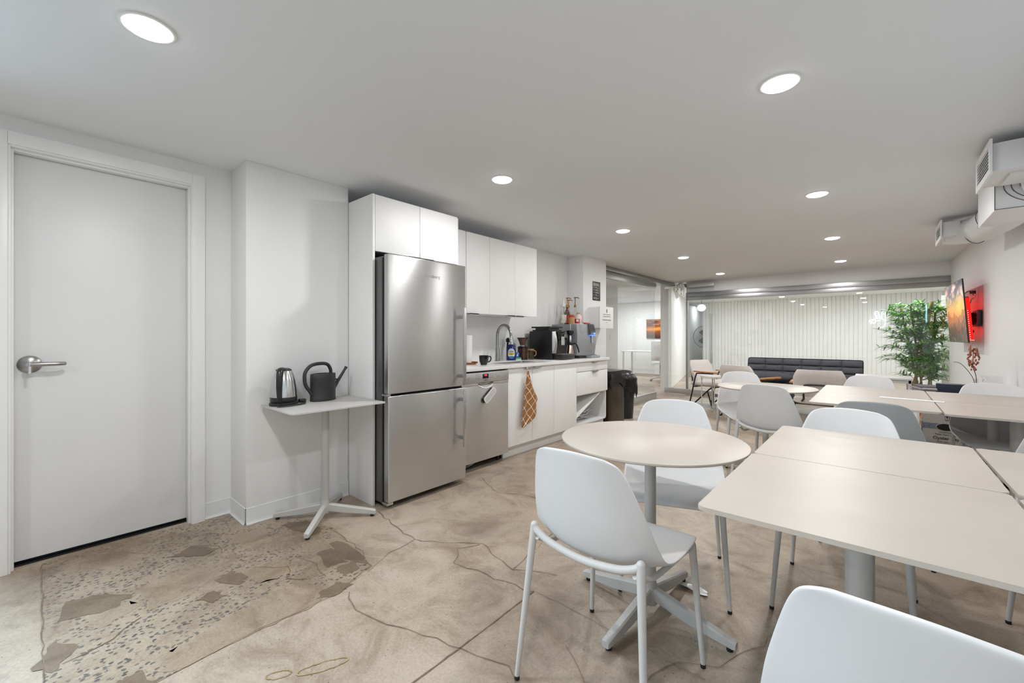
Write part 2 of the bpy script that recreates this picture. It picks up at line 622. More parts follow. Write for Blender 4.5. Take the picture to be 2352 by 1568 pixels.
ribbon(cr, [(-0.9, 1.35), (-0.75, 1.25), (-0.62, 1.32), (-0.5, 1.2), (-0.3, 1.25)], 0.004, Z, 0.012, seed=11)
ribbon(cr, [(-0.62, 1.32), (-0.55, 1.55), (-0.42, 1.62), (-0.3, 1.95)], 0.004, Z, 0.012, seed=12)
ribbon(cr, [(0.12, 1.9), (0.16, 1.75), (0.2, 1.6), (0.17, 1.45), (0.22, 1.3)], 0.004, Z, 0.014, seed=13)
ribbon(cr, [(-2.9, 0.62), (-2.8, 0.72), (-2.7, 0.70)], 0.005, Z, 0.014, seed=14)
ribbon(cr, [(-2.42, 0.78), (-2.30, 0.88), (-2.18, 0.84), (-2.1, 0.9)], 0.005, Z, 0.014, seed=15)
ribbon(cr, [(-2.36, 0.95), (-2.2, 0.99), (-2.05, 0.97)], 0.004, Z, 0.012, seed=16)
ribbon(cr, [(-2.22, 0.08), (-2.26, 0.22), (-2.34, 0.32)], 0.009, Z, 0.014, seed=17)
ribbon(cr, [(-3.1, 0.36), (-3.0, 0.44), (-2.98, 0.5)], 0.004, Z, 0.012, seed=18)
cr.build('floor_crack', CRACK, floor, flat=True)
st = MB()
def loop_stain(cx, cy, a, l, w, seed):
    pts = [(cx + math.cos(t) * l * math.cos(a) - math.sin(t) * w * math.sin(a), cy + math.cos(t) * l * math.sin(a) + math.sin(t) * w * math.cos(a)) for t in [2 * PI * k / 16 for k in range(17)]]
    ribbon(st, pts, 0.007, 0.0024, 0.002, seed=seed)
loop_stain(-1.50, 0.70, 1.15, 0.085, 0.022, 1)
loop_stain(-1.58, 0.58, 1.0, 0.04, 0.018, 2)
st.build('floor_stain', YELLOW, floor, flat=True)

b = MB()
b.box(-7.2, 1.8, -2.8, 16.9, H, H + 0.1)
struct(b, 'ceiling', CEIL)

# left wall with the door opening, and the kitchen alcove behind it
wy0, wy1, wz0, wz1 = -1.55, -0.22, 0.15, 2.1
b = MB()
b.box(-3.42, -3.29, -2.8, wy0, 0, H)
b.box(-3.42, -3.29, wy1, -0.055, 0, H)
b.box(-3.42, -3.29, wy0, wy1, 0, wz0)
b.box(-3.42, -3.29, wy0, wy1, wz1, H)
b.box(-3.42, -3.29, -0.055, 0.695, 2.135, H)
b.box(-3.42, -3.29, 0.695, 5.0, 0, H)
struct(b, 'wall_left', WALL)
b = MB()
b.box(-3.30, -2.993, 0.908, 1.584, 0, H, 0.004)
struct(b, 'wall_pilaster', WALL)
b = MB()
b.box(-3.34, -3.03, 4.97, 5.61, 0, H, 0.004)
struct(b, 'wall_pillar', WALL)
b = MB()
b.prism([(wx(9.0), 9.0), (wx(-2.8), -2.8), (wx(-2.8) + 0.15, -2.8), (wx(9.0) + 0.15, 9.0)], 0, H)
struct(b, 'wall_right', WALL)
# rear wall behind the camera; a big window in the left wall beside it lets the daylight in
b = MB()
b.box(-3.42, 1.4, -2.8, -2.68, 0, H)
struct(b, 'wall_rear', WALL)
w = sroot('window_1', (-3.35, (wy0 + wy1) / 2, wz0))
b = MB()
for y in (wy0, (wy0 + wy1) / 2 - 0.02, wy1 - 0.04):
    b.box(-3.38, -3.32, y, y + 0.04, wz0, wz1, 0.003)
b.box(-3.38, -3.32, wy0, wy1, wz0, wz0 + 0.04, 0.003)
b.box(-3.38, -3.32, wy0, wy1, wz1 - 0.04, wz1, 0.003)
b.build('window_frame', TRIM, w, world=True)
b = MB()
b.box(-3.353, -3.347, wy0 + 0.03, wy1 - 0.03, wz0 + 0.03, wz1 - 0.03)
b.build('window_pane', GLASSC, w, world=True)

# baseboards (coved vinyl)
def baseb(name, runs):
    b = MB()
    for x0, y0, x1, y1, nx, ny in runs:
        d = Vector((x1 - x0, y1 - y0, 0))
        n = Vector((nx, ny, 0))
        prof = [(0.0, 0.102), (0.004, 0.10), (0.0045, 0.02), (0.008, 0.006), (0.016, 0.0), (0.0, 0.0)]
        rows = []
        for a, z in prof:
            rows.append([Vector((x0, y0, z)) + n * a, Vector((x1, y1, z)) + n * a])
        b.grid(rows)
    return struct(b, name, BASEB, recalc=True)
baseb('baseboard_left', [(-3.29, 0.757, -3.29, 0.908, 1, 0), (-3.29, -2.68, -3.29, -0.12, 1, 0)])
baseb('baseboard_pilaster', [(-3.29, 0.908, -2.993, 0.908, 0, -1), (-2.993, 0.908, -2.993, 1.584, 1, 0)])
baseb('baseboard_right', [(wx(8.8), 8.8, wx(-2.68), -2.68, -1, 0)])
baseb('baseboard_pillar', [(-3.03, 5.0, -3.03, 5.61, 1, 0)])

# door frame and door
b = MB()
for (y0, y1, z0, z1) in [(0.69, 0.757, 0, 2.203), (-0.122, -0.055, 0, 2.203), (-0.055, 0.69, 2.136, 2.203)]:
    b.box(-3.30, -3.255, y0, y1, z0, z1, 0.003)
for (y0, y1, z0, z1) in [(0.686, 0.695, 0, 2.136), (-0.055, -0.046, 0, 2.136), (-0.046, 0.686, 2.127, 2.136)]:
    b.box(-3.42, -3.262, y0, y1, z0, z1, 0.001)
for (y0, y1, z0, z1) in [(0.676, 0.688, 0, 2.128), (-0.048, -0.036, 0, 2.128), (-0.036, 0.676, 2.116, 2.128)]:
    b.box(-3.335, -3.29, y0, y1, z0, z1, 0.001)
struct(b, 'trim_1', TRIM)
d = sroot('door_1', (-3.36, 0.32, 0.0))
b = MB()
b.box(-3.385, -3.34, -0.044, 0.684, 0.024, 2.125, 0.002)
b.build('door_leaf', DOOR, d, world=True)
b = MB()
b.lathe([(0.0, 0.024), (0.012, 0.024), (0.014, 0.02), (0.03, 0.017), (0.044, 0.006), (0.045, 0.0)], n=32, mtx=Matrix.Translation((-3.34, 0.017, 1.035)) @ Matrix.Rotation(PI / 2, 4, 'Y'))
b.build('handle_rose', NICKEL, d, world=True)
b = MB()
b.cyl((-3.33, 0.017, 1.035), (-3.275, 0.017, 1.035), 0.0155, 0.0145)
b.tube([(-3.283, 0.015, 1.035), (-3.281, 0.05, 1.036), (-3.281, 0.09, 1.036), (-3.283, 0.125, 1.036), (-3.292, 0.142, 1.036)], lambda k: 0.0115 - 0.002 * k, 12, 5)
b.build('handle_lever', NICKEL, d, world=True)
b = MB()
b.box(-3.284, -3.266, 0.0155, 0.0185, 1.024, 1.046, 0.001)
b.cyl((-3.268, 0.017, 1.028), (-3.266, 0.017, 0.99), 0.006, 0.006, 10)
b.build('key', CHROME, d, world=True)
b = MB()
b.box(-3.40, -3.33, -0.046, 0.686, 0.0, 0.004)
b.box(-3.418, -3.40, -0.046, 0.686, 0.0, 0.06)  # added backing that keeps outside light from showing under the door
b.build('threshold_and_backing', BLACKR, d, world=True)

# ------------------------------------------------------------------ far rooms behind the glass
SLAT = M('white_slat_panel', (0.80, 0.81, 0.80), 0.5, var=0.02)
b = MB()
pitch = 0.094
x = -4.36
rows_f, rows = [], []
prof = []
while x < 1.5:
    prof += [(x, 0.0), (x + pitch * 0.12, -0.018), (x + pitch * 0.5, -0.025), (x + pitch * 0.88, -0.018), (x + pitch * 0.97, 0.0)]
    x += pitch
b.grid([[Vector((px_, 14.6 + dy, 0.0)) for px_, dy in prof], [Vector((px_, 14.6 + dy, H)) for px_, dy in prof]])
struct(b, 'wall_slats', SLAT, angle=20, recalc=True)
b = MB()
b.prism([(-3.53, 8.93), (-3.36, 8.93), (-3.36, 9.1), (-3.53, 9.1)], 0, H)
b.prism([(-3.5, 9.05), (-3.42, 9.05), (-4.87, 14.9), (-5.02, 16.7), (-5.12, 16.7), (-4.95, 14.9)], 0, H)
struct(b, 'wall_far_left', WALL)
b = MB()
b.box(-5.2, 1.8, 16.7, 16.85, 0, H)
struct(b, 'wall_far', WALL)
b = MB()
b.box(1.62, 1.8, 9.0, 16.7, 0, H)
struct(b, 'wall_far_right', WALL)
b = MB()
b.box(0.95, 1.7, 8.88, 9.0, 0, H)
struct(b, 'wall_return', WALL)
b = MB()
b.box(-7.1, -6.95, 4.3, 13.2, 0, H)
b.box(-7.0, -4.5, 13.0, 13.15, 0, H)
b.box(-7.0, -3.42, 4.3, 4.45, 0, H)
b.box(-3.52, -3.39, 4.4, 5.0, 0, H)
struct(b, 'wall_corridor', WALL)
# bulkhead over the rear glass
b = MB()
b.box(-2.98, 0.80, 8.90, 9.02, 2.075, H)
struct(b, 'wall_bulkhead', WALL)

# rear glass wall: metal header, three panes, floor channel, left post
g = sroot('window_2', (-1.1, 8.9, 0))
b = MB()
b.box(-2.95, 0.80, 8.87, 8.93, 1.99, 2.075, 0.003)
b.box(-2.95, 0.80, 8.875, 8.925, 1.915, 1.988, 0.003)
b.build('header_rail', ALUD, g, world=True)
b = MB()
b.box(-2.98, -2.945, 8.87, 8.93, 0, 2.075, 0.003)
b.build('post', ALUD, g, world=True)
b = MB()
b.box(-2.95, 0.80, 8.88, 8.92, 0, 0.06, 0.003)
b.build('floor_channel', ALUD, g, world=True)
xs = [-2.945, -2.35, -1.72, -0.42, 0.79]
for x0, x1 in zip(xs, xs[1:]):
    b = MB()
    b.box(x0 + 0.003, x1 - 0.003, 8.895, 8.905, 0.05, 1.93)
    b.build('glass_pane', GLASS, g, world=True)

# glass door leaf standing in front of the left end
g = sroot('door_2', (-2.9, 8.75, 0))
b = MB()
b.box(-3.36, -2.40, 8.744, 8.756, 0.1, 2.22)
b.build('glass_pane', GLASS, g, world=True)
b = MB()
b.box(-3.37, -2.40, 8.73, 8.77, 2.165, 2.245, 0.003)
b.build('top_rail', ALU, g, world=True)
b = MB()
b.box(-3.37, -2.40, 8.73, 8.77, 0.015, 0.125, 0.003)
b.build('bottom_rail', ALU, g, world=True)
b = MB()
for dy in (-0.045, 0.045):
    b.cyl((-2.46, 8.75 + dy, 0.65), (-2.46, 8.75 + dy, 1.62), 0.012, n=14)
for z in (0.8, 1.45):
    b.cyl((-2.46, 8.70, z), (-2.46, 8.80, z), 0.008, n=12)
b.build('door_pull', CHROME, g, world=True)

# left glass partition and its ceiling track
g = sroot('window_3', (-3.25, 6.8, 0))
b = MB()
b.box(-3.29, -3.20, 5.60, 8.86, 2.215, 2.284, 0.003)
b.build('ceiling_track', ALUD, g, world=True)
b = MB()
b.box(-3.275, -3.225, 5.70, 7.95, 2.10, 2.205, 0.003)
b.build('top_rail', ALUD, g, world=True)
b = MB()
b.box(-3.28, -3.22, 5.62, 7.95, 0.0, 0.115, 0.003)
b.build('bottom_rail', ALU, g, world=True)
for y0, y1 in ((5.62, 6.735), (6.745, 7.94)):
    b = MB()
    b.box(-3.255, -3.245, y0, y1, 0.1, 2.12)
    b.build('glass_pane', GLASS, g, world=True)

# ------------------------------------------------------------------ lamps
def lamp(name, loc, power, size, color=(1, 0.99, 0.985), rot=(0, 0, 0), parent=None, shape='DISK', spread=180, size_y=None):
    l = bpy.data.lights.new(name, 'AREA')
    l.shape = shape
    l.size = size
    if size_y: l.size_y = size_y
    l.energy = power
    l.color = color
    l.spread = R(spread)
    o = bpy.data.objects.new(name, l)
    col.objects.link(o)
    o.location = loc
    o.rotation_euler = rot
    if parent: o.parent = parent
    return o

def downlight():
    t = thing('recessed_downlight', 'x', 'ceiling light', (0, 0, H))
    b = MB()
    b.lathe([(0.080, 0.0), (0.081, -0.003), (0.075, -0.005), (0.067, -0.004), (0.067, 0.0)], n=36)
    b.build('trim_ring', TRIM, t)
    b = MB()
    b.lathe([(0.068, -0.002), (0.064, -0.009), (0.05, -0.014), (0.025, -0.0165), (0.0, -0.017)], n=36)
    b.build('lens', LAMP, t)
    return t
DL = [(-1.977, 0.29, 'round lit ceiling downlight above the grey door at left'),
      (-0.325, 2.16, 'round lit ceiling downlight nearest above the beige square tables'),
      (-2.0, 2.20, 'round lit ceiling downlight in front of the refrigerator'),
      (-2.02, 4.10, 'round lit ceiling downlight out from the coffee machine, third in the left row'),
      (-0.36, 4.03, 'round lit ceiling downlight second nearest in the right row'),
      (-2.06, 6.03, 'round lit ceiling downlight fourth in the left row, short of the glass entrance'),
      (-0.39, 5.93, 'round lit ceiling downlight third in the right row, near the far air register'),
      (-2.10, 8.0, 'round lit ceiling downlight farthest in the left row beside the glass door'),
      (-0.42, 7.82, 'round lit ceiling downlight farthest in the right row above the sofa'),
      (-0.33, 0.25, 'round lit ceiling downlight almost overhead of the viewer'),
      (-1.5, -1.6, 'round lit ceiling downlight beside the rear window')]
dproto = None
POW = 27.0
for x, y, lab in DL:
    if dproto is None:
        dproto = downlight()
        dproto.location = (x, y, H)
        o = dproto
        o['group'] = 'recessed ceiling downlights'
    else:
        o = dup(dproto, (x, y, H))
    o['label'] = lab
    lamp('downlight_lamp', (x, y, H - 0.019), POW, 0.12)
# fixtureless lamps light the rooms behind the glass; two added to brighten the bamboo
for x, y, p in [(-3.2, 11.3, 80), (-0.9, 11.3, 80), (-3.0, 12.9, 42), (-0.6, 12.9, 42), (0.3, 9.14, 34), (0.3, 9.95, 24), (0.9, 11.2, 45), (0.9, 12.9, 36), (-4.9, 6.5, 60), (-5.2, 9.2, 70), (-5.6, 11.8, 80), (-4.6, 15.6, 25)]:
    lamp('far_room_fill', (x, y, H - 0.02), p, 0.3, (0.97, 0.99, 1.0))
# daylight through the rear window
wl = lamp('window_daylight', (-3.95, (wy0 + wy1) / 2 - 0.1, 1.75), 230, 1.6, (0.58, 0.79, 1.0), shape='RECTANGLE', size_y=1.3, spread=130)
wl.rotation_euler = Vector((0.85, 0.22, -0.48)).to_track_quat('-Z', 'Y').to_euler()

wd = bpy.data.worlds.new('world')
sc.world = wd
wd.use_nodes = True
bg = wd.node_tree.nodes['Background']
bg.inputs['Color'].default_value = (0.62, 0.78, 1.0, 1)
bg.inputs['Strength'].default_value = 1.2
# ------------------------------------------------------------------ kitchen run
# tall side panel and the cabinet over the refrigerator
t = thing('fridge_cabinet', 'tall white side panel carrying the two-door cabinet above the steel refrigerator', 'cabinet', (-2.98, 1.99, 0))
b = MB()
b.box(-3.285, -2.662, 1.588, 1.606, 0.0, 2.178, 0.0015)
b.build('side_panel', CAB, t, world=True)
b = MB()
b.box(-3.285, -2.682, 1.607, 2.372, 1.79, 2.172)
b.box(-3.285, -2.67, 2.372, 2.388, 1.70, 2.172)
b.build('body', CABIN, t, world=True)
for y0, y1, hy in ((1.609, 1.988, 1.93), (1.992, 2.371, 2.05)):
    b = MB()
    b.box(-2.68, -2.662, y0, y1, 1.78, 2.176, 0.0015)
    dr = b.build('door', CAB, t, world=True)
    b = MB()
    b.box(-2.690, -2.640, hy - 0.06, hy + 0.06, 1.768, 1.7795, 0.001)
    b.box(-2.644, -2.640, hy - 0.06, hy + 0.06, 1.760, 1.7795, 0.001)
    b.build('handle', ALU, dr, world=True)

# refrigerator
t = thing('refrigerator', 'stainless steel bottom-freezer refrigerator in the white cabinet surround', 'refrigerator', (-2.9, 1.975, 0))
b = MB()
b.box(-3.24, -2.59, 1.615, 2.325, 0.03, 1.735, 0.006)
b.build('body', M('fridge_side_grey', (0.16, 0.16, 0.16), 0.35, 0.6, var=0.03), t, world=True)
b = MB()
b.box(-3.2, -2.62, 1.64, 2.31, 0.0, 0.06)
b.build('plinth', BLACKP, t, world=True)
b = MB()
b.box(-2.59, -2.568, 1.622, 2.32, 0.045, 1.73)
b.build('door_seal', BLACKR, t, world=True)
def fdoor(z0, z1, h0, h1):
    b = MB()
    b.box(-2.568, -2.512, 1.617, 2.33, z0, z1, 0.008, 3)
    dr = b.build('door', STEEL, t, world=True)
    b = MB()
    b.box(-2.462, -2.446, 2.251, 2.276, h0, h1, 0.004)
    b.build('handle', ALU, dr, world=True)
    b = MB()
    b.free()
    for z in (h0 + 0.07, h1 - 0.07):
        b = MB()
        b.box(-2.513, -2.456, 2.253, 2.273, z - 0.014, z + 0.014, 0.003)
        b.build('handle_mount', ALUD, dr, world=True)
    return dr
up = fdoor(0.786, 1.745, 0.80, 1.405)
fdoor(0.045, 0.770, 0.315, 0.755)
b = MB()
b.text('blomberg', 0.038, (-2.5115, 1.99, 1.615), (0, 1, 0), (0, 0, 1), depth=0.0012)
b.build('badge', CHROME, up, world=True, label='raised metal lettering')
b = MB()
b.box(-2.585, -2.52, 1.612, 1.64, 0.771, 0.785, 0.002)
b.build('hinge', ALU, t, world=True)
b = MB()
b.box(-2.585, -2.52, 1.612, 1.66, 0.026, 0.043, 0.002)
b.build('hinge', ALU, t, world=True)

# wall cabinets
def wall_cab(label, ya, yb, doors, filler=None):
    t = thing('wall_cabinet', label, 'cabinet', (-3.1, (ya + yb) / 2, 1.4), group='white wall cabinets')
    b = MB()
    b.box(-3.285, -2.92, ya, yb, 1.405, 2.158, 0.001)
    b.build('body', CABIN, t, world=True)
    for y0, y1, hy in doors:
        b = MB()
        b.box(-2.92, -2.902, y0 + 0.0012, y1 - 0.0012, 1.40, 2.160, 0.0012)
        dr = b.build('door', CAB, t, world=True)
        b = MB()
        b.box(-2.925, -2.882, hy - 0.06, hy + 0.06, 1.389, 1.3995, 0.001)
        b.box(-2.886, -2.882, hy - 0.06, hy + 0.06, 1.382, 1.3995, 0.001)
        b.build('handle', ALU, dr, world=True)
    if filler:
        b = MB()
        b.box(-3.285, -2.902, filler[0], filler[1], 1.40, 2.160, 0.001)
        b.build('filler_panel', CAB, t, world=True)
wall_cab('single-door white wall cabinet next to the refrigerator, with a filler strip', 2.69, 3.008, [(2.70, 3.008, 2.78)], (2.392, 2.688))
wall_cab('double-door white wall cabinet at the far end above the faucet', 3.010, 3.772, [(3.010, 3.391, 3.325), (3.391, 3.772, 3.46)])

# dishwasher
t = thing('dishwasher', 'stainless steel dishwasher with a red display beneath the white counter', 'dishwasher', (-2.95, 2.72, 0))
b = MB()
b.box(-3.25, -2.70, 2.425, 3.015, 0.10, 0.865)
b.build('body', BLACKP, t, world=True)
b = MB()
b.box(-2.70, -2.664, 2.42, 3.018, 0.075, 0.745, 0.004)
b.box(-2.70, -2.664, 2.42, 2.62, 0.745, 0.770, 0.002)
b.box(-2.70, -2.664, 2.81, 3.018, 0.745, 0.770, 0.002)
dr = b.build('door', STEEL, t, world=True)
b = MB()
rows = []
for i in range(13):
    u = i / 12
    yy = 2.62 + 0.19 * u
    dip = 0.03 * math.sin(PI * u)
    rows.append([Vector((-2.6635, yy, 0.770)), Vector((-2.69, yy, 0.766 - dip * 0.6)), Vector((-2.6635, yy, 0.752 - dip)), Vector((-2.661, yy, 0.746 - dip))])
b.grid(rows)
b.build('grip_recess', ALU, dr, world=True, recalc=True)
b = MB()
b.box(-2.70, -2.658, 2.42, 3.018, 0.772, 0.862, 0.004)
cp = b.build('control_panel', M('panel_silver', (0.62, 0.62, 0.62), 0.32, 0.85, var=0.03), t, world=True)
b = MB()
b.box(-2.659, -2.6565, 2.668, 2.742, 0.805, 0.846, 0.001)
b.build('display', BLACKG, cp, world=True)
b = MB()
b.text('1:00', 0.02, (-2.6562, 2.703, 0.828), (0, 1, 0), (0, 0, 1), depth=0.0004)
b.build('display_digits', emis('red_digits', (1.0, 0.04, 0.05), 6.0), cp, world=True)
b = MB()
b.free()
for y, z, r_ in ((2.50, 0.818, 0.012), (2.835, 0.838, 0.007), (2.835, 0.803, 0.007), (2.875, 0.82, 0.012)):
    b = MB()
    b.cyl((-2.659, y, z), (-2.653, y, z), r_, n=20)
    b.build('button', ALU, cp, world=True)
b = MB()
b.text('BOSCH', 0.014, (-2.6575, 2.71, 0.785), (0, 1, 0), (0, 0, 1), depth=0.0004)
b.build('lettering', INK, cp, world=True)
b = MB()
for q_ in [(2.59, .842), (2.59, .826), (2.59, .81), (2.62, .842), (2.62, .826), (2.62, .81), None, (2.765, .84), (2.765, .824), (2.765, .808), (2.795, .84), (2.795, .824), (2.795, .808)]:
    if q_ is None:
        b.build('printed_marks', INK, cp, world=True)
        b = MB()
        continue
    y, z = q_
    b.box(-2.6582, -2.6575, y - 0.011, y + 0.011, z - 0.001, z + 0.001)
b.build('printed_marks', INK, cp, world=True)
b = MB()
b.tube([(-2.78, 2.44, 0.03), (-2.77, 2.6, 0.02), (-2.8, 2.74, 0.05), (-2.85, 2.84, 0.09)], 0.009, 8, 5)
b.build('hose', ALUD, t, world=True)
b = MB()
b.free()
for y in (2.46, 2.97):
    b = MB()
    b.cyl((-2.76, y, 0), (-2.76, y, 0.10), 0.014, n=12)
    b.build('foot', BLACKP, t, world=True)

t = thing('dish_magnet', 'grey and white rounded clean-dishes magnet stuck slantwise on the dishwasher', 'magnet', (-2.661, 2.745, 0.655))
mt = Matrix.Translation((-2.662, 2.745, 0.652)) @ Matrix.Rotation(R(38), 4, 'X') @ Matrix(((0, 0, 1, 0), (1, 0, 0, 0), (0, 1, 0, 0), (0, 0, 0, 1)))
b = MB()
b.prism(rrect(0.168, 0.062, 0.022), 0.0, 0.018, mt)
b.build('plate', BLACKP, t, world=True)
b = MB()
b.prism(rrect(0.170, 0.064, 0.023), 0.018, 0.024, mt)
b.build('frame', M('magnet_white', (0.78, 0.78, 0.77), 0.4, var=0), t, world=True)
b = MB()
b.prism(rrect(0.15, 0.046, 0.015), 0.024, 0.0255, mt)
b.build('slider', M('magnet_grey', (0.55, 0.55, 0.54), 0.4, var=0.03), t, world=True)

# base cabinets
def base_body(b, ya, yb, openb=False):
    if not openb:
        b.box(-3.27, -2.70, ya, yb, 0.114, 0.874)
    else:
        b.box(-3.27, -2.70, ya, ya + 0.016, 0.114, 0.874)
        b.box(-3.27, -2.70, yb - 0.016, yb, 0.114, 0.874)
        b.box(-3.27, -3.25, ya, yb, 0.114, 0.874)
        b.box(-3.27, -2.70, ya, yb, 0.114, 0.13)
        b.box(-3.27, -2.70, ya, yb, 0.858, 0.874)
def bhandle(par, y, z):
    b = MB()
    b.box(-2.69, -2.652, y - 0.06, y + 0.06, z, z + 0.004, 0.001)
    b.box(-2.656, -2.652, y - 0.06, y + 0.06, z - 0.012, z + 0.004, 0.001)
    b.build('handle', ALU, par, world=True)
def front(par, name, y0, y1, z0, z1):
    b = MB()
    b.box(-2.70, -2.68, y0 + 0.0015, y1 - 0.0015, z0 + 0.001, z1 - 0.001, 0.0012)
    return b.build(name, CAB, par, world=True)
def kick(par, y0, y1):
    b = MB()
    b.box(-2.76, -2.742, y0, y1, 0.0, 0.114)
    b.build('toe_kick', BASEB, par, world=True)
t = thing('sink_cabinet', 'double-door white base cabinet under the sink, brown towel hung on it', 'cabinet', (-2.97, 3.41, 0))
b = MB()
base_body(b, 3.028, 3.788)
b.build('body', CABIN, t, world=True)
kick(t, 3.024, 3.788)
d1 = front(t, 'door', 3.026, 3.405, 0.114, 0.872)
bhandle(d1, 3.338, 0.8715)
d2 = front(t, 'door', 3.409, 3.788, 0.114, 0.872)
bhandle(d2, 3.475, 0.8715)
t = thing('base_cabinet', 'narrow single-door white base cabinet right of the towel, left of the drawers', 'cabinet', (-2.97, 4.02, 0))
b = MB()
base_body(b, 3.79, 4.25)
b.build('body', CABIN, t, world=True)
kick(t, 3.79, 4.25)
d1 = front(t, 'door', 3.79, 4.25, 0.114, 0.872)
t = thing('drawer_cabinet', 'white base cabinet with two drawers over an open lower compartment', 'cabinet', (-2.97, 4.62, 0))
b = MB()
base_body(b, 4.252, 4.995, True)
b.box(-3.25, -2.70, 4.26, 4.985, 0.47, 0.484)
b.build('body', CABIN, t, world=True)
kick(t, 4.252, 4.995)
d1 = front(t, 'drawer', 4.252, 4.998, 0.758, 0.872)
bhandle(d1, 4.66, 0.8715)
d2 = front(t, 'drawer', 4.252, 4.998, 0.482, 0.754)
bhandle(d2, 4.66, 0.7545)
b = MB()
mt = Matrix.Translation((-2.97, 4.57, 0.335)) @ Matrix.Rotation(R(24), 4, 'X')
b.obox(mt, 0.52, 0.62, 0.016, 0.001)
b.build('fallen_shelf', CAB, t, world=True)
for k in range(12):
    for x in (-2.74, -2.80):
        b = MB()
        b.cyl((x, 4.9785, 0.16 + k * 0.026), (x, 4.9795, 0.16 + k * 0.026), 0.0025, n=8)
        b.build('pin_hole', INK, t, world=True)
t = thing('wire_rack', 'thin metal wire basket lying in the open compartment below the drawers', 'wire rack', (-2.9, 4.62, 0.132))
b = MB()
def wire(p): b.tube(p, 0.0028, 6)
for z, s_ in ((0.135, 1.0), (0.165, 1.05), (0.195, 1.1)):
    wire([(-2.80, 4.32, z), (-2.80, 4.70, z), (-3.05, 4.70, z), (-3.05, 4.32, z), (-2.80, 4.32, z)])
for k in range(8):
    y = 4.34 + k * 0.05
    wire([(-2.80, y, 0.195), (-2.80, y, 0.135), (-3.05, y, 0.135), (-3.05, y, 0.195)])
wire([(-2.80, 4.66, 0.195), (-2.795, 4.74, 0.235), (-2.795, 4.82, 0.245), (-2.84, 4.82, 0.245), (-2.86, 4.70, 0.20)])
b.build('wire_frame', ALUD, t, world=True)

# worktop with the sink cut-out
t = thing('countertop', 'white quartz countertop running over the dishwasher, sink and drawers', 'countertop', (-2.97, 3.7, 0.876))
b = MB()
sy0, sy1, sx0, sx1 = 3.12, 3.74, -3.10, -2.80
b.box(-3.288, -2.652, 2.40, sy0, 0.876, 0.908, 0.002)
b.box(-3.288, -2.652, sy1, 4.965, 0.876, 0.908, 0.002)
b.box(-3.288, sx0, sy0 - 0.002, sy1 + 0.002, 0.876, 0.908)
b.box(sx1, -2.652, sy0 - 0.002, sy1 + 0.002, 0.876, 0.908, 0.001)
b.box(-3.02, -2.652, 4.96, 5.012, 0.876, 0.908, 0.002)
b.build('slab', COUNTER, t, world=True)
t = thing('sink', 'undermount steel sink set in the white countertop', 'sink', (-2.95, 3.43, 0.70))
b = MB()
lay = []
for z, g_ in ((0.9, 0.0), (0.74, 0.012), (0.715, 0.03), (0.712, 0.10)):
    r = rrect(sx1 - sx0 - 2 * g_, sy1 - sy0 - 2 * g_, 0.03, 5, (sx0 + sx1) / 2, (sy0 + sy1) / 2)
    lay.append([Vector((x, y, z)) for x, y in r])
b.grid(lay, True)
b.poly([Vector(p) for p in lay[-1]])
b.build('basin', STEELD, t, world=True)
b = MB()
b.lathe([(0.04, 0.003), (0.03, 0.004), (0.0, 0.002)], (-2.95, 3.43, 0.712), 20)
b.build('drain', CHROME, t, world=True)

NICKF = M('faucet_steel', (0.42, 0.42, 0.42), 0.18, 1.0, var=0)
t = thing('kitchen_faucet', 'tall gooseneck chrome faucet behind the sink', 'faucet', (-3.19, 3.43, 0.908))
b = MB()
b.cyl((0, 0, 0), (0, 0, 0.008), 0.029)
b.cyl((0, 0, 0.008), (0, 0, 0.14), 0.025, 0.024, 24)
b.build('body', NICKF, t)
b = MB()
b.tube([(0, 0, 0.12), (0, 0, 0.28), (0.015, 0.005, 0.345), (0.06, 0.018, 0.392), (0.115, 0.035, 0.385), (0.150, 0.045, 0.33), (0.16, 0.048, 0.27)], 0.0165, 14, 7)
b.build('spout', NICKF, t)
b = MB()
b.cyl((0.160, 0.048, 0.275), (0.168, 0.05, 0.185), 0.019, 0.020, 20)
b.cyl((0.175, 0.028, 0.25), (0.18, 0.024, 0.25), 0.007, n=10)
b.cyl((0.177, 0.028, 0.225), (0.182, 0.024, 0.225), 0.007, n=10)
b.build('spray_head', CHROME, t)
b = MB()
b.cyl((0.0, 0.018, 0.075), (0.0, 0.045, 0.075), 0.014, n=18)
b.tube([(0, 0.042, 0.075), (0.002, 0.05, 0.12), (0.006, 0.058, 0.175)], 0.0055, 10, 4)
b.build('lever', CHROME, t)

CT = 0.9085
# small things on the counter
t = thing('coffee_mug', 'shiny black mug standing at the edge of the counter near the refrigerator', 'mug', (-2.86, 2.885, CT))
b = MB()
b.lathe([(0.0, 0.003), (0.026, 0.003), (0.028, 0.0), (0.031, 0.004), (0.043, 0.04), (0.047, 0.088), (0.0445, 0.09), (0.040, 0.045), (0.027, 0.012), (0.0, 0.01)], n=32)
b.build('cup', BLACKG, t)
b = MB()
b.tube([(0.018, 0.041, 0.075), (0.024, 0.062, 0.078), (0.027, 0.072, 0.055), (0.022, 0.058, 0.03), (0.016, 0.037, 0.026)], 0.006, 10, 5)
b.build('handle', BLACKG, t)
t = thing('paper_towel_roll', 'white paper towel roll standing upright right beside the refrigerator', 'paper towels', (-3.08, 2.862, CT + 0.0085))
b = MB()
b.lathe([(0.02, 0.0), (0.058, 0.0), (0.0585, 0.275), (0.02, 0.275)], n=32)
b.build('roll', PAPER, t)
t = thing('wooden_tray', 'orange-brown round wooden base under the paper towel roll', 'tray', (-3.075, 2.868, CT))
b = MB()
b.lathe([(0.0, 0.0), (0.085, 0.0), (0.092, 0.006), (0.094, 0.017), (0.088, 0.017), (0.086, 0.008), (0.0, 0.008)], n=36)
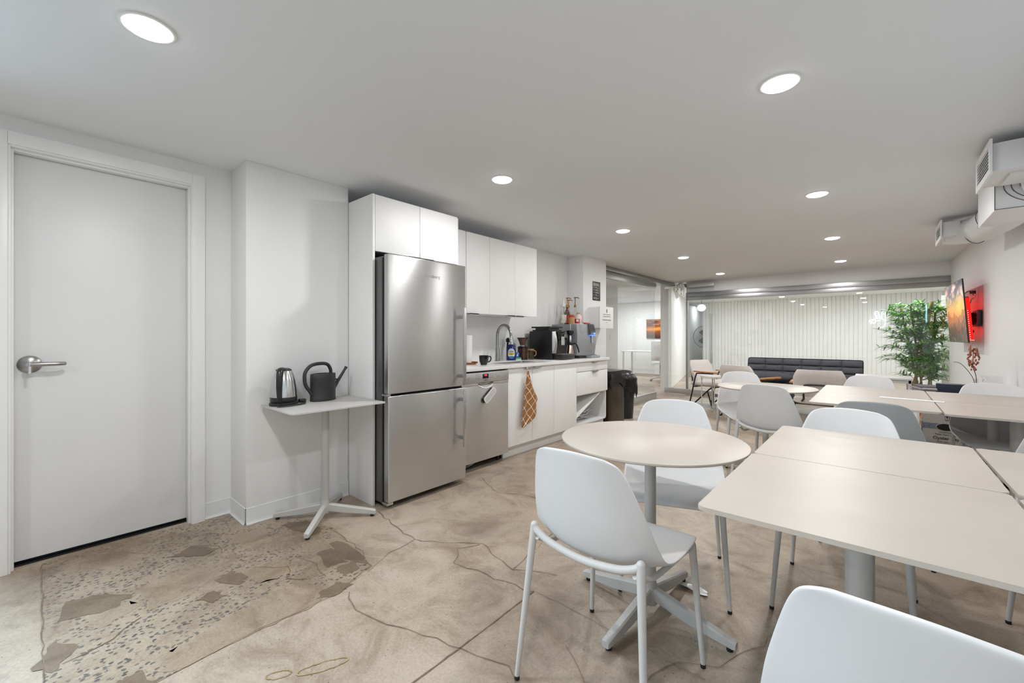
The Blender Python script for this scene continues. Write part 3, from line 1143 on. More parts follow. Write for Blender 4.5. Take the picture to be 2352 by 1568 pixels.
b.build('dish', M('orange_wood', hexc('9c5a2c'), 0.45, var=0.2, scale=20), t)
b = MB()
b.box(0.03, 0.10, 0.02, 0.05, 0.008, 0.026, 0.004)
b.build('tab', M('orange_wood_dark', hexc('8a4a20'), 0.45, var=0.15, scale=20), t)

t = thing('dish_soap_bottle', 'dark blue dish soap bottle with a yellow-green cap beside the faucet', 'bottle', (-3.17, 3.645, CT), R(41))
b = MB()
b.lathe([(0.0, 0.0), (0.036, 0.0), (0.041, 0.006), (0.042, 0.06), (0.040, 0.12), (0.032, 0.165), (0.02, 0.182), (0.018, 0.186)], n=30, sx=1.22, sy=0.62)
b.build('bottle_body', M('navy_soap', hexc('141e63'), 0.15, var=0.05), t)
b = MB()
b.lathe([(0.019, 0.184), (0.02, 0.188), (0.018, 0.214), (0.0, 0.216)], n=24)
b.build('cap', M('lime_cap', hexc('b3b13a'), 0.35, var=0.05), t)
b = MB()
pts = [(0.027 * math.cos(a), 0.078 + 0.062 * math.sin(a)) for a in [2 * PI * k / 28 for k in range(28)]]
bm_rows = []
for k in range(9):
    zz = 0.02 + 0.115 * k / 8
    half = 0.029 * math.sqrt(max(0.05, 1 - ((zz - 0.078) / 0.062) ** 2))
    rr_ = 0.0425 if zz < 0.1 else 0.0425 - (zz - 0.1) * 0.10
    bm_rows.append([Vector((1.22 * rr_ * math.sin(a), -rr_ * 0.62 * math.cos(a) - 0.0006, zz)) for a in [half / 0.034 * (j / 6 - 1) for j in range(13)]])
lm = bpy.data.materials.new('soap_label')
lm.use_nodes = True
N, L = nt(lm)
tc = N.new('ShaderNodeTexCoord'); sp = N.new('ShaderNodeSeparateXYZ'); rp = N.new('ShaderNodeValToRGB')
mr = N.new('ShaderNodeMapRange'); mr.inputs['From Min'].default_value = 0.02; mr.inputs['From Max'].default_value = 0.14
rp.color_ramp.interpolation = 'CONSTANT'
e = rp.color_ramp.elements
for p_, c_ in ((0.0, '3f7fb0'), (0.22, 'e9e6d6'), (0.36, 'd9c43a'), (0.55, 'dcdfe8')):
    el = e[0] if p_ == 0.0 else e.new(p_)
    el.position = p_; el.color = (*hexc(c_), 1)
e[-1].color = (*hexc('dcdfe8'), 1)
L.new(tc.outputs['Object'], sp.inputs[0]); L.new(sp.outputs['Z'], mr.inputs['Value']); L.new(mr.outputs[0], rp.inputs[0])
L.new(rp.outputs[0], N['Principled BSDF'].inputs['Base Color'])
b.grid(bm_rows)
b.build('label_sticker', lm, t)
b = MB()
b.text('DAWN', 0.017, (0.0, -0.0275, 0.094), (1, 0, 0), (0, 0, 1), depth=0.001)
b.build('lettering', M('navy_ink_dark', hexc('16225c'), 0.5, var=0), t)
b = MB()
b.text('ULTRA', 0.013, (0.0, -0.0278, 0.066), (1, 0, 0), (0, 0, 1), depth=0.001)
b.build('lettering', M('navy_ink', hexc('16225c'), 0.5, var=0), t)

t = thing('dish_brush', 'black round-headed dish brush sticking up behind the blue soap bottle', 'brush', (-3.235, 3.65, CT))
b = MB()
b.tube([(0, 0, 0.0), (0, 0, 0.12), (0.005, 0.0, 0.20)], 0.012, 10, 4)
b.build('handle', BLACKP, t)
b = MB()
random.seed(9)
for k in range(150):
    d = Vector((random.gauss(0, 1), random.gauss(0, 1), random.gauss(0, 1))).normalized()
    b.cyl(Vector((0.006, 0.008, 0.228)) + d * 0.012, Vector((0.006, 0.008, 0.228)) + d * 0.034, 0.0022, 0.0012, 5, False)
b.sphere((0.006, 0.008, 0.228), 0.022, n=12)
b.build('bristles', BLACKR, t, kind='stuff')
t = thing('sponge_box', 'small blue and green sponge pack lying beside the soap bottle', 'sponge', (-3.16, 3.725, CT))
b = MB()
b.box(-0.035, 0.035, -0.045, 0.045, 0.0, 0.014, 0.002)
b.build('tray', M('pale_tray', hexc('c9d4cf'), 0.5, var=0.05), t)
b = MB()
b.box(-0.034, 0.034, -0.044, 0.044, 0.014, 0.03, 0.003)
b.build('pad', M('green_pad', hexc('4e9a6d'), 0.8, var=0.1, scale=60), t)
b = MB()
b.box(-0.03, 0.01, -0.04, 0.04, 0.03, 0.088, 0.006)
b.build('sponge', M('blue_sponge', hexc('1f5ea8'), 0.8, var=0.1, scale=60), t)
b = MB()
b.sphere((0.0125, 0.0, 0.052), 0.012, 0.3, 1, 1, 12)
b.cyl((0.0125, 0.004, 0.06), (0.0125, 0.012, 0.082), 0.0035, n=8)
b.build('printed_drop', M('pale_print', hexc('dfe6e6'), 0.5, var=0), t)

AMB = M('smoky_amber_glass', hexc('6b4a38'), 0.12, var=0.1, Alpha=0.72)
t = thing('coffee_grinder', 'small brown coffee grinder with a clear flared hopper on the counter', 'coffee grinder', (-3.16, 3.83, CT), R(8))
b = MB()
b.prism(rrect(0.105, 0.10, 0.03), 0.0, 0.02)
b.prism(rrect(0.10, 0.095, 0.03), 0.135, 0.152)
b.build('base', BLACKP, t)
b = MB()
b.prism(rrect(0.098, 0.092, 0.028), 0.02, 0.135)
b.build('chamber', M('ground_coffee_window', hexc('4a2f24'), 0.15, var=0.25, scale=40), t)
b = MB()
b.lathe([(0.036, 0.152), (0.04, 0.158), (0.04, 0.166), (0.034, 0.172)], n=28)
b.build('collar', CHROME, t)
b = MB()
b.lathe([(0.030, 0.172), (0.038, 0.196), (0.042, 0.215), (0.062, 0.25), (0.060, 0.25), (0.04, 0.215), (0.03, 0.18)], n=30)
b.build('hopper', AMB, t)
b = MB()
b.lathe([(0.0, 0.174), (0.030, 0.174), (0.036, 0.196), (0.040, 0.212), (0.0, 0.216)], n=24)
b.build('beans', M('coffee_beans', hexc('1c120d'), 0.4, var=0.4, scale=90), t)
b = MB()
b.lathe([(0.0, 0.252), (0.064, 0.25), (0.065, 0.258), (0.0, 0.26)], n=30)
b.build('lid', BLACKG, t)
t = thing('glass_jar', 'small clear glass jar with an amber rim between grinder and coffee machine', 'jar', (-3.09, 3.905, CT))
b = MB()
b.lathe([(0.0, 0.002), (0.032, 0.0), (0.035, 0.006), (0.035, 0.115), (0.032, 0.115), (0.031, 0.01), (0.0, 0.008)], n=28)
b.build('glass', glassy('jar_glass', (0.86, 0.78, 0.64)), t)
b = MB()
b.lathe([(0.0355, 0.108), (0.037, 0.112), (0.037, 0.124), (0.03, 0.126), (0.0, 0.126)], n=28)
b.build('lid', M('amber_lid', hexc('a8824f'), 0.35, var=0.1), t)
b = MB()
b.tube([(0.036, 0.01, 0.105), (0.058, 0.016, 0.098), (0.06, 0.017, 0.06), (0.036, 0.01, 0.04)], 0.005, 8, 5)
b.build('handle', M('amber_handle', hexc('b9935f'), 0.3, var=0.1), t)

# bean to cup coffee machine
t = thing('coffee_machine', 'glossy black automatic coffee machine with a chrome front strip and drip tray', 'coffee machine', (-3.02, 4.17, CT))
b = MB()
b.box(-3.21, -2.875, 4.02, 4.33, CT + 0.005, CT + 0.335, 0.012, 3)
b.build('body', M('machine_black', (0.008, 0.008, 0.009), 0.3, var=0), t, world=True)
b = MB()
b.box(-3.185, -2.93, 4.05, 4.31, CT + 0.335, CT + 0.352, 0.004)
b.prism([(-3.19, 4.04), (-2.92, 4.04), (-2.92, 4.31), (-3.19, 4.31)], CT + 0.372, CT + 0.39)
b.prism([(-3.15, 4.07), (-2.96, 4.07), (-2.96, 4.29), (-3.15, 4.29)], CT + 0.352, CT + 0.374)
b.build('bean_hopper', BLACKP, t, world=True)
b = MB()
rows = []
for k in range(11):
    z = CT + 0.075 + 0.255 * k / 10
    bul = 0.022 * math.sin(PI * k / 10)
    rows.append([Vector((-2.874, 4.03, z)), Vector((-2.866 + bul, 4.045, z)), Vector((-2.862 + bul, 4.075, z)), Vector((-2.868 + bul * 0.8, 4.10, z)), Vector((-2.875, 4.102, z))])
b.grid(rows)
b.build('front_strip', ALU, t, world=True, recalc=True)
b = MB()
b.box(-2.876, -2.845, 4.115, 4.30, CT + 0.23, CT + 0.33, 0.006)
b.build('control_head', BLACKG, t, world=True)
b = MB()
b.free()
for y in (4.17, 4.205):
    b = MB()
    b.cyl((-2.835, y, CT + 0.27), (-2.835, y, CT + 0.17), 0.0125, n=16)
    b.build('spout', CHROME, t, world=True)
b = MB()
b.cyl((-2.846, 4.25, CT + 0.28), (-2.838, 4.25, CT + 0.28), 0.022, n=20)
b.build('dial', CHROME, t, world=True)
b = MB()
b.box(-2.878, -2.75, 4.055, 4.32, CT + 0.004, CT + 0.065, 0.008)
b.build('drip_tray', M('brown_black_tray', (0.022, 0.017, 0.014), 0.3, var=0.05), t, world=True)
b = MB()
b.box(-2.87, -2.755, 4.065, 4.31, CT + 0.065, CT + 0.068)
b.build('drip_grid', ALUD, t, world=True)

# thermal carafe
t = thing('thermal_carafe', 'slim steel coffee carafe with black lid and handle beside the coffee machine', 'carafe', (-2.885, 4.425, CT), R(-45))
b = MB()
b.lathe([(0.0, 0.0), (0.052, 0.0), (0.052, 0.02), (0.0, 0.02)], n=28)
b.build('foot', BLACKP, t)
b = MB()
b.lathe([(0.05, 0.02), (0.048, 0.04), (0.032, 0.165), (0.03, 0.17)], n=28)
b.build('flask', M('warm_steel', (0.62, 0.53, 0.44), 0.22, 1.0, var=0.04), t)
b = MB()
b.lathe([(0.033, 0.165), (0.034, 0.185), (0.03, 0.19)], n=28)
b.lathe([(0.022, 0.19), (0.022, 0.275), (0.03, 0.29), (0.045, 0.315), (0.046, 0.345), (0.0, 0.35)], n=28)
b.build('lid', BLACKP, t)
b = MB()
b.box(0.021, 0.026, -0.012, 0.012, 0.20, 0.285, 0.002)
b.build('clip', CHROME, t)
b = MB()
b.tube([(0.03, 0.028, 0.18), (0.045, 0.06, 0.185), (0.05, 0.085, 0.14), (0.055, 0.10, 0.075)], 0.009, 8, 6)
b.build('handle', BLACKP, t)

# countertop water dispenser
DISP = M('dispenser_grey', hexc('9d9fa2'), 0.32, 0.4, var=0.02)
t = thing('water_dispenser', 'grey and silver countertop water dispenser with a blue-lit panel by the pillar', 'water dispenser', (-3.02, 4.70, CT))
b = MB()
b.box(-3.22, -2.93, 4.50, 4.93, CT + 0.004, 1.335, 0.01)
b.build('body', M('dispenser_side', hexc('85888b'), 0.4, 0.2, var=0.02), t, world=True)
b = MB()
b.box(-2.93, -2.925, 4.495, 4.935, CT + 0.004, 1.337, 0.002)
b.build('edge_strip', M('pale_strip', hexc('d6d8da'), 0.3, var=0), t, world=True)
b = MB()
rows = []
for k in range(9):
    z = CT + 0.035 + (1.335 - CT - 0.035) * k / 8
    bul = 0.02 * math.sin(PI * k / 8)
    rows.append([Vector((-2.926, 4.50, z)), Vector((-2.84 + bul * 0.4, 4.505, z)), Vector((-2.815 + bul, 4.54, z)), Vector((-2.805 + bul, 4.66, z)), Vector((-2.805 + bul, 4.80, z)), Vector((-2.815 + bul, 4.90, z)), Vector((-2.84, 4.932, z)), Vector((-2.926, 4.935, z))])
b.grid(rows)
b.poly(rows[-1])
b.build('front_shell', DISP, t, world=True, recalc=True)
b = MB()
b.box(-2.93, -2.80, 4.505, 4.93, CT + 0.0, CT + 0.035, 0.006)
b.build('base', BLACKP, t, world=True)
b = MB()
rows = [[Vector((-2.803, 4.70, 1.335)), Vector((-2.79, 4.71, 1.338)), Vector((-2.79, 4.83, 1.338)), Vector((-2.803, 4.84, 1.335))],
        [Vector((-2.785, 4.70, 1.27)), Vector((-2.765, 4.71, 1.27)), Vector((-2.765, 4.83, 1.27)), Vector((-2.785, 4.84, 1.27))],
        [Vector((-2.785, 4.70, 1.20)), Vector((-2.758, 4.71, 1.20)), Vector((-2.758, 4.83, 1.20)), Vector((-2.785, 4.84, 1.20))]]
b.grid(rows)
b.poly(rows[-1][::-1])
b.build('touch_panel', M('slate_panel', hexc('3b3d45'), 0.2, var=0.02), t, world=True, recalc=True)
b = MB()
b.box(-2.775, -2.757, 4.705, 4.835, 1.192, 1.199, 0.001)
b.box(-2.7585, -2.756, 4.775, 4.82, 1.208, 1.228, 0.001)
b.build('blue_light', emis('blue_indicator', (0.08, 0.2, 1.0), 8.0), t, world=True)
b = MB()
b.cyl((-2.775, 4.765, 1.19), (-2.775, 4.765, 1.10), 0.01, n=12)
b.build('nozzle', CHROME, t, world=True)
b = MB()
b.box(-2.80, -2.72, 4.66, 4.88, CT + 0.0, CT + 0.03, 0.006)
b.build('drip_tray', DISP, t, world=True)

# syrup bottles and pots on top of the dispenser
DT = 1.338
BRASS = M('gold_pump', hexc('9a7440'), 0.3, 0.7, var=0.06)
def pump_bottle(x, y, liquid, pumpm, label, glassm, h=0.0, white=False, sticker=None, clear=False):
    t = thing('syrup_bottle', label, 'bottle', (x, y, DT), R(-10), 'syrup bottles on the water dispenser')
    b = MB()
    b.lathe([(0.0, 0.0), (0.034, 0.0), (0.036, 0.005), (0.036, 0.15), (0.030, 0.175), (0.016, 0.20), (0.0145, 0.235), (0.0, 0.235)], n=26)
    b.build('glass', glassm, t)
    b = MB()
    b.cyl((0, 0, 0.232), (0, 0, 0.262), 0.016, 0.014, 16)
    b.cyl((0, 0, 0.262), (0, 0, 0.325 + h), 0.0055, n=10)
    if white:
        b.cyl((0, 0, 0.262), (0, 0, 0.35), 0.012, 0.004, 14)
    else:
        b.cyl((0, 0, 0.325 + h), (0, 0, 0.338 + h), 0.017, 0.012, 14)
        b.tube([(0, 0, 0.331 + h), (0.02, 0.02, 0.333 + h), (0.036, 0.038, 0.322 + h)], 0.0055, 8, 4)
    b.build('pump', pumpm, t)
    if sticker:
        b = MB()
        rows = [[Vector((0.0366 * math.cos(a), 0.0366 * math.sin(a), z)) for a in [R(-150 + 12 * k) for k in range(16)]] for z in (0.02, 0.125)]
        b.grid(rows)
        b.build('paper_label', sticker, t)
    return t
CLR = glassy('syrup_glass', (0.93, 0.93, 0.90))
WHL = M('cream_label', hexc('d8d3c4'), 0.6, var=0.25, scale=45)
pump_bottle(-3.12, 4.635, None, M('white_pump', (0.8, 0.8, 0.79), 0.4, var=0), 'clear syrup bottle with a cream leaf-print label and white pointed spout, leftmost on the dispenser', CLR, white=True, sticker=WHL)
pump_bottle(-3.13, 4.73, None, BRASS, 'dark amber syrup bottle with a gold pump behind the tan jar', M('dark_amber', hexc('5a2c18'), 0.12, var=0.1, Alpha=0.8), 0.02, sticker=M('red_label', hexc('a03526'), 0.6, var=0.15))
pump_bottle(-3.16, 4.81, None, BRASS, 'clear syrup bottle with the shorter gold pump, second pump from the left', CLR, 0.0)
pump_bottle(-3.07, 4.83, None, M('dark_gold_pump', hexc('7a5a36'), 0.3, 0.7, var=0.06), 'clear syrup bottle with a dark gold pump beside the red-label jug', CLR, 0.03)
t = thing('sugar_jar', 'squat jar of tan sugar with a red and white lid on the dispenser top', 'jar', (-2.985, 4.615, DT))
b = MB()
b.lathe([(0.0, 0.0), (0.034, 0.0), (0.037, 0.004), (0.037, 0.09), (0.0, 0.09)], n=28)
b.build('sugar_fill', M('tan_sugar', hexc('b98d5a'), 0.5, var=0.1, scale=40), t)
b = MB()
b.lathe([(0.038, 0.0885), (0.039, 0.095), (0.036, 0.11), (0.02, 0.122), (0.0, 0.123)], n=28)
b.build('lid', M('red_white_lid', hexc('a83a2c'), 0.5, var=0.3, scale=40), t)
t = thing('milk_jug', 'pale pink plastic jug with a red label and tan cap on the dispenser', 'jug', (-2.98, 4.77, DT))
b = MB()
b.lathe([(0.0, 0.0), (0.044, 0.0), (0.048, 0.006), (0.049, 0.075), (0.043, 0.105), (0.022, 0.13), (0.018, 0.138), (0.0, 0.138)], n=28)
b.build('bottle', M('milky_pink', hexc('d9c7c4'), 0.35, var=0.06), t)
b = MB()
b.lathe([(0.02, 0.136), (0.021, 0.14), (0.019, 0.154), (0.0, 0.156)], n=20)
b.build('cap', M('tan_cap', hexc('b0894f'), 0.4, var=0.05), t)
b = MB()
b.grid([[Vector((0.0495 * math.cos(a), 0.0495 * math.sin(a), z)) for a in [R(-130 + 10 * k) for k in range(10)]] for z in (0.008, 0.03, 0.072)])
b.build('paper_label', M('red_jug_label', hexc('b02a2c'), 0.5, var=0.1), t)
b = MB()
b.grid([[Vector((0.0499 * math.cos(a), 0.0499 * math.sin(a), z)) for a in [R(-95 + 8 * k) for k in range(6)]] for z in (0.035, 0.066)])
b.build('label_window', M('white_jug_label', hexc('dcd6d0'), 0.5, var=0.1), t)
t = thing('candy_packet', 'red foil packet lying at the front edge of the dispenser top', 'packet', (-2.88, 4.80, DT))
b = MB()
b.box(-0.02, 0.025, -0.07, 0.07, 0.0, 0.022, 0.008)
b.build('wrapper', M('red_foil', hexc('b2332a'), 0.3, var=0.3, scale=50), t)
t = thing('napkin', 'folded white napkin under the spoon on the dispenser', 'napkin', (-2.91, 4.66, DT))
b = MB()
b.box(-0.05, 0.05, -0.05, 0.05, 0.0, 0.008, 0.003)
b.build('paper', PAPER, t)
t = thing('spoon', 'dark metal spoon tilted up on the dispenser top', 'spoon', (-2.96, 4.87, DT))
b = MB()
b.tube([(0.0, -0.06, 0.004), (0.0, 0.0, 0.008), (0.005, 0.04, 0.02), (0.006, 0.05, 0.03)], 0.0035, 8, 4)
b.sphere((0.0, -0.075, 0.006), 0.018, 0.7, 1, 0.3, 12)
b.build('spoon_body', ALUD, t)

# tea towel hung from the sink cabinet
twl = bpy.data.materials.new('brown_check_towel')
twl.use_nodes = True
N, L = nt(twl)
uv = N.new('ShaderNodeUVMap')
sp = N.new('ShaderNodeSeparateXYZ')
L.new(uv.outputs[0], sp.inputs[0])
def line(sock):
    m1 = N.new('ShaderNodeMath'); m1.operation = 'FRACT'
    L.new(sock, m1.inputs[0])
    m2 = N.new('ShaderNodeMath'); m2.operation = 'LESS_THAN'; m2.inputs[1].default_value = 0.075
    L.new(m1.outputs[0], m2.inputs[0])
    return m2.outputs[0]
mxx = N.new('ShaderNodeMath'); mxx.operation = 'MAXIMUM'
L.new(line(sp.outputs['X']), mxx.inputs[0]); L.new(line(sp.outputs['Y']), mxx.inputs[1])
mc = N.new('ShaderNodeMix'); mc.data_type = 'RGBA'
mc.inputs[6].default_value = (*hexc('9b6b3f'), 1); mc.inputs[7].default_value = (*hexc('eadfce'), 1)
L.new(mxx.outputs[0], mc.inputs[0])
L.new(mc.outputs[2], N['Principled BSDF'].inputs['Base Color'])
N['Principled BSDF'].inputs['Roughness'].default_value = 0.95
t = thing('tea_towel', 'brown tea towel with white check lines hanging from the sink cabinet door', 'towel', (-2.66, 3.3, 0.83))
prof = [(.838, 3.282, 3.298), (.80, 3.272, 3.315), (.75, 3.262, 3.338), (.70, 3.25, 3.36), (.65, 3.24, 3.382), (.60, 3.231, 3.415), (.56, 3.223, 3.445), (.535, 3.219, 3.448), (.50, 3.214, 3.425), (.46, 3.209, 3.42), (.42, 3.203, 3.42), (.385, 3.197, 3.415), (.355, 3.19, 3.385), (.33, 3.186, 3.33), (.305, 3.185, 3.265), (.285, 3.198, 3.225)]
bm = bmesh.new()
uvl = bm.loops.layers.uv.new('UVMap')
gridv = []
for i, (z, ya, yb) in enumerate(prof):
    row = []
    for j in range(15):
        u = j / 14
        y = ya + (yb - ya) * u
        fold = 0.006 * math.sin(u * 7.5 + z * 5) * min(1, (yb - ya) / 0.1) + 0.003 * math.sin(u * 17 + z * 11)
        v = bm.verts.new((-2.652 + 0.012 + fold, y, z))
        a = R(-40)
        s_ = y - 3.3
        row.append((v, ((s_ * math.cos(a) - z * math.sin(a)) / 0.082, (s_ * math.sin(a) + z * math.cos(a)) / 0.068)))
    gridv.append(row)
for A, B in zip(gridv, gridv[1:]):
    for j in range(14):
        q = [A[j], A[j + 1], B[j + 1], B[j]]
        f = bm.faces.new([c[0] for c in q])
        f.smooth = True
        for lp, c in zip(f.loops, q):
            lp[uvl].uv = c[1]
bmesh.ops.translate(bm, vec=-Vector(t.location), verts=list(bm.verts))
me = bpy.data.meshes.new('cloth')
bm.to_mesh(me); bm.free()
me.materials.append(twl)
o = bpy.data.objects.new('cloth', me); col.objects.link(o); o.parent = t
sm = o.modifiers.new('thick', 'SOLIDIFY'); sm.thickness = 0.004; sm.offset = 0
b = MB()
b.tube([(-2.647, 3.29, 0.835), (-2.645, 3.288, 0.855), (-2.653, 3.284, 0.874), (-2.662, 3.284, 0.872)], 0.0025, 8, 4)
b.build('hanging_loop', PAPER, t, world=True)

# signs on the pillar
t = thing('menu_board', 'small black notice with white lines of text, upper on the white pillar', 'sign', (-3.028, 5.323, 1.69))
b = MB()
b.box(-3.031, -3.024, 5.22, 5.427, 1.69, 1.957, 0.001)
b.build('board', M('notice_black', hexc('17130f'), 0.4, var=0.05), t, world=True)
b = MB()
random.seed(12)
def dash(y0, y1, z, h):
    y = y0
    while y < y1:
        l_ = random.uniform(0.008, 0.02)
        b.box(-3.0241, -3.0232, y, min(y + l_, y1), z - h / 2, z + h / 2)
        y += l_ + 0.003
for z, w_, h_ in ((1.925, 0.15, 0.014), (1.905, 0.16, 0.014)):
    dash(5.232, 5.232 + w_, z, h_)
for k in range(4):
    z = 1.877 - k * 0.036
    dash(5.24, 5.258, z - 0.005, 0.012)
    dash(5.285, 5.285 + 0.05 + 0.02 * (k % 3), z, 0.008)
    dash(5.285, 5.39, z - 0.012, 0.004)
dash(5.232, 5.33, 1.733, 0.006)
dash(5.232, 5.38, 1.722, 0.006)
dash(5.232, 5.35, 1.711, 0.006)
b.build('text_lines', M('notice_white', (0.5, 0.47, 0.44), 0.6, var=0.3, scale=90), t, world=True)
t = thing('towel_dispenser', 'white wall box with a printed white notice on its front, on the pillar', 'paper towel dispenser', (-2.94, 5.28, 1.28))
b = MB()
b.box(-3.032, -2.85, 5.10, 5.45, 1.295, 1.585, 0.012)
b.build('case', M('dispenser_white', (0.80, 0.80, 0.795), 0.35, var=0.01), t, world=True)
b = MB()
b.box(-2.85, -2.838, 5.085, 5.462, 1.290, 1.590, 0.003)
pl_ = b.build('notice_plate', PAPER, t, world=True)
b = MB()
cz_, cy_ = 1.535, 5.275
b.poly([(-2.8374, cy_ + x * 0.020, cz_ + z * 0.028) for x, z in [(0, 1.15), (0.35, 0.6), (0.75, 0.2), (0.7, -0.3), (0.4, -1), (-0.4, -1), (-0.7, -0.3), (-0.75, 0.2), (-0.35, 0.6)]])
b.mat(1)
b.poly([(-2.8369, cy_ + x * 0.010, cz_ - 0.004 + z * 0.013) for x, z in [(0, 1.2), (0.7, 0), (0, -1), (-0.7, 0)]])
b.build('printed_emblem', [M('brown_emblem', hexc('4a2418'), 0.6, var=0), M('pale_emblem', hexc('e3c3b0'), 0.6, var=0)], pl_, world=True)
b = MB()
def dash2(y0, y1, z, h):
    y = y0
    while y < y1:
        l_ = random.uniform(0.006, 0.024)
        b.box(-2.8381, -2.8373, y, min(y + l_, y1), z - h / 2, z + h / 2)
        y += l_ + 0.004
dash2(5.17, 5.38, 1.482, 0.008)
dash2(5.17, 5.38, 1.456, 0.008)
dash2(5.165, 5.385, 1.444, 0.0015)
dash2(5.155, 5.395, 1.407, 0.012)
dash2(5.25, 5.30, 1.375, 0.004)
b.build('text_lines', M('grey_print', (0.16, 0.16, 0.16), 0.6, var=0.2), pl_, world=True)
t = thing('toggle_switch', 'white light switch plate seen through the left glass partition', 'light switch', (-4.43, 8.4, 1.18))
b = MB()
b.box(-0.005, 0.005, -0.04, 0.04, -0.06, 0.06, 0.002)
b.build('plate', PAPER, t)
b = MB()
b.box(0.004, 0.010, -0.015, 0.015, -0.03, 0.03, 0.002)
b.build('rocker', TRIM, t)
# the wall stub that carries the switch
b = MB()
b.box(-4.60, -4.436, 8.1, 8.75, 0, H)
struct(b, 'wall_stub', WALL)

# ------------------------------------------------------------------ side table with kettle and watering can
def star_base(t, ang, arm, mat, colr, htop, cx=0, cy=0, hub_z=0.075, w=0.032, coltop=None):
    """column plus a four-armed foot; every arm is its own leg"""
    b = MB()
    b.cyl((0, 0, hub_z - 0.01), (0, 0, coltop or htop), colr, n=28)
    b.build('column', mat, t)
    b = MB()
    b.lathe([(0.0, 0.035), (colr * 1.15, 0.035), (colr * 1.35, 0.055), (colr * 1.3, hub_z + 0.01), (colr * 1.02, hub_z + 0.045), (0.0, hub_z + 0.045)], n=28)
    b.build('hub', mat, t)
    for k in range(4):
        a = ang + k * PI / 2
        rows = []
        for s_, zt, zb, ww in ((colr * 0.6, hub_z + 0.022, hub_z - 0.03, w), (arm * 0.5, (hub_z + 0.022 + 0.046) / 2, 0.026, w * 0.96), (arm * 0.97, 0.046, 0.014, w * 0.92), (arm, 0.040, 0.016, w * 0.8)):
            y2 = ww / 2
            sec = [(-y2, zb + 0.004), (-y2 + 0.004, zb), (y2 - 0.004, zb), (y2, zb + 0.004), (y2, zt - 0.006), (y2 - 0.006, zt), (-y2 + 0.006, zt), (-y2, zt - 0.006)]
            rows.append([Vector((s_ * math.cos(a) - yy * math.sin(a), s_ * math.sin(a) + yy * math.cos(a), zz)) for yy, zz in sec])
        b = MB()
        b.grid(rows, True)
        b.poly(rows[-1])
        b.poly(rows[0][::-1])
        leg = b.build('leg', mat, t, recalc=True)
        b = MB()
        b.cyl((0.93 * arm * math.cos(a), 0.93 * arm * math.sin(a), 0.0), (0.93 * arm * math.cos(a), 0.93 * arm * math.sin(a), 0.0155), 0.012, n=12)
        b.build('glide', BLACKR, leg)

t = thing('side_table', 'small rectangular pale grey cafe table against the wall carrying the kettle', 'table', (-2.725, 1.285, 0))
b = MB()
b.prism(rrect(0.50, 0.60, 0.02, 6, -0.005, -0.003), 0.736, 0.744, bev=0.0015)
b.build('tabletop', M('grey_tabletop', hexc('c3c1be'), 0.45, var=0.04, scale=4), t)
star_base(t, R(46), 0.32, TLEG, 0.0235, 0.73)
b = MB()
b.box(-0.10, 0.10, -0.03, 0.03, 0.726, 0.736, 0.002)
b.box(-0.03, 0.03, -0.12, 0.12, 0.726, 0.736, 0.002)
b.build('top_bracket', TLEG, t)

TT = 0.7445
t = thing('electric_kettle', 'brushed steel electric kettle with black handle and base on the side table', 'kettle', (-2.872, 1.085, TT))
b = MB()
b.lathe([(0.0, 0.0), (0.082, 0.0), (0.084, 0.006), (0.082, 0.018), (0.074, 0.022), (0.0, 0.022)], n=36)
b.build('power_base', BLACKP, t)
b = MB()
b.lathe([(0.0, 0.022), (0.074, 0.022), (0.078, 0.028), (0.078, 0.05), (0.0765, 0.054)], n=36)
b.build('lower_band', BLACKP, t)
b = MB()
b.lathe([(0.0768, 0.052), (0.0765, 0.075), (0.073, 0.115), (0.067, 0.155), (0.057, 0.195), (0.046, 0.218)], n=40)
b.build('kettle_body', brushed('kettle_steel', (0.60, 0.60, 0.59), 0.22, 0.5), t)
b = MB()
b.lathe([(0.0465, 0.217), (0.044, 0.226), (0.03, 0.233), (0.0, 0.235)], n=36)
b.build('lid', BLACKP, t)
ha = Vector((0.80, -0.60, 0)).normalized()
b = MB()
def hp(r_, z): return tuple(ha * r_ + Vector((0, 0, z)))
hpts = [hp(0.030, 0.230), hp(0.066, 0.228), hp(0.088, 0.205), hp(0.098, 0.16), hp(0.097, 0.11), hp(0.088, 0.06), hp(0.076, 0.035)]
P = catmull([Vector(p) for p in hpts], 6)
side = Vector((-ha.y, ha.x, 0))
rows = []
for i, p in enumerate(P):
    d = (P[min(i + 1, len(P) - 1)] - P[max(i - 1, 0)]).normalized()
    n_ = side.cross(d).normalized()
    wv = 0.019 - 0.006 * i / len(P)
    rows.append([p + side * wv * math.cos(a) + n_ * 0.011 * math.sin(a) for a in [2 * PI * k / 12 for k in range(12)]])
b.grid(rows, True)
b.poly(rows[0])
b.poly(rows[-1])
b.build('handle', BLACKP, t, recalc=True)
b = MB()
b.box(-0.012, 0.012, -0.008, 0.008, 0.0, 0.008, 0.003)
o = b.build('switch', BLACKP, t)
o.location = ha * 0.05 + Vector((0, 0, 0.233))
b = MB()
gd = Vector((-0.25, 0.97, 0)).normalized()
gs = Vector((-gd.y, gd.x, 0))
rows = []
for z, r_ in ((0.072, 0.078), (0.115, 0.0745), (0.155, 0.0685), (0.19, 0.060)):
    rows.append([gd * r_ + gs * s_ + Vector((0, 0, z)) for s_ in (-0.009, -0.005, 0.005, 0.009)])
b.grid(rows)
b.build('water_gauge', M('gauge_clear', (0.55, 0.55, 0.54), 0.15, var=0.1), t, recalc=True)
b = MB()
b.tube([(-0.02, 0.078, 0.012), (0.02, 0.115, 0.008), (0.075, 0.10, 0.006), (0.105, 0.04, 0.006), (0.115, -0.03, 0.006), (0.10, -0.07, 0.006), (0.08, -0.06, 0.008)], 0.0045, 8, 6)
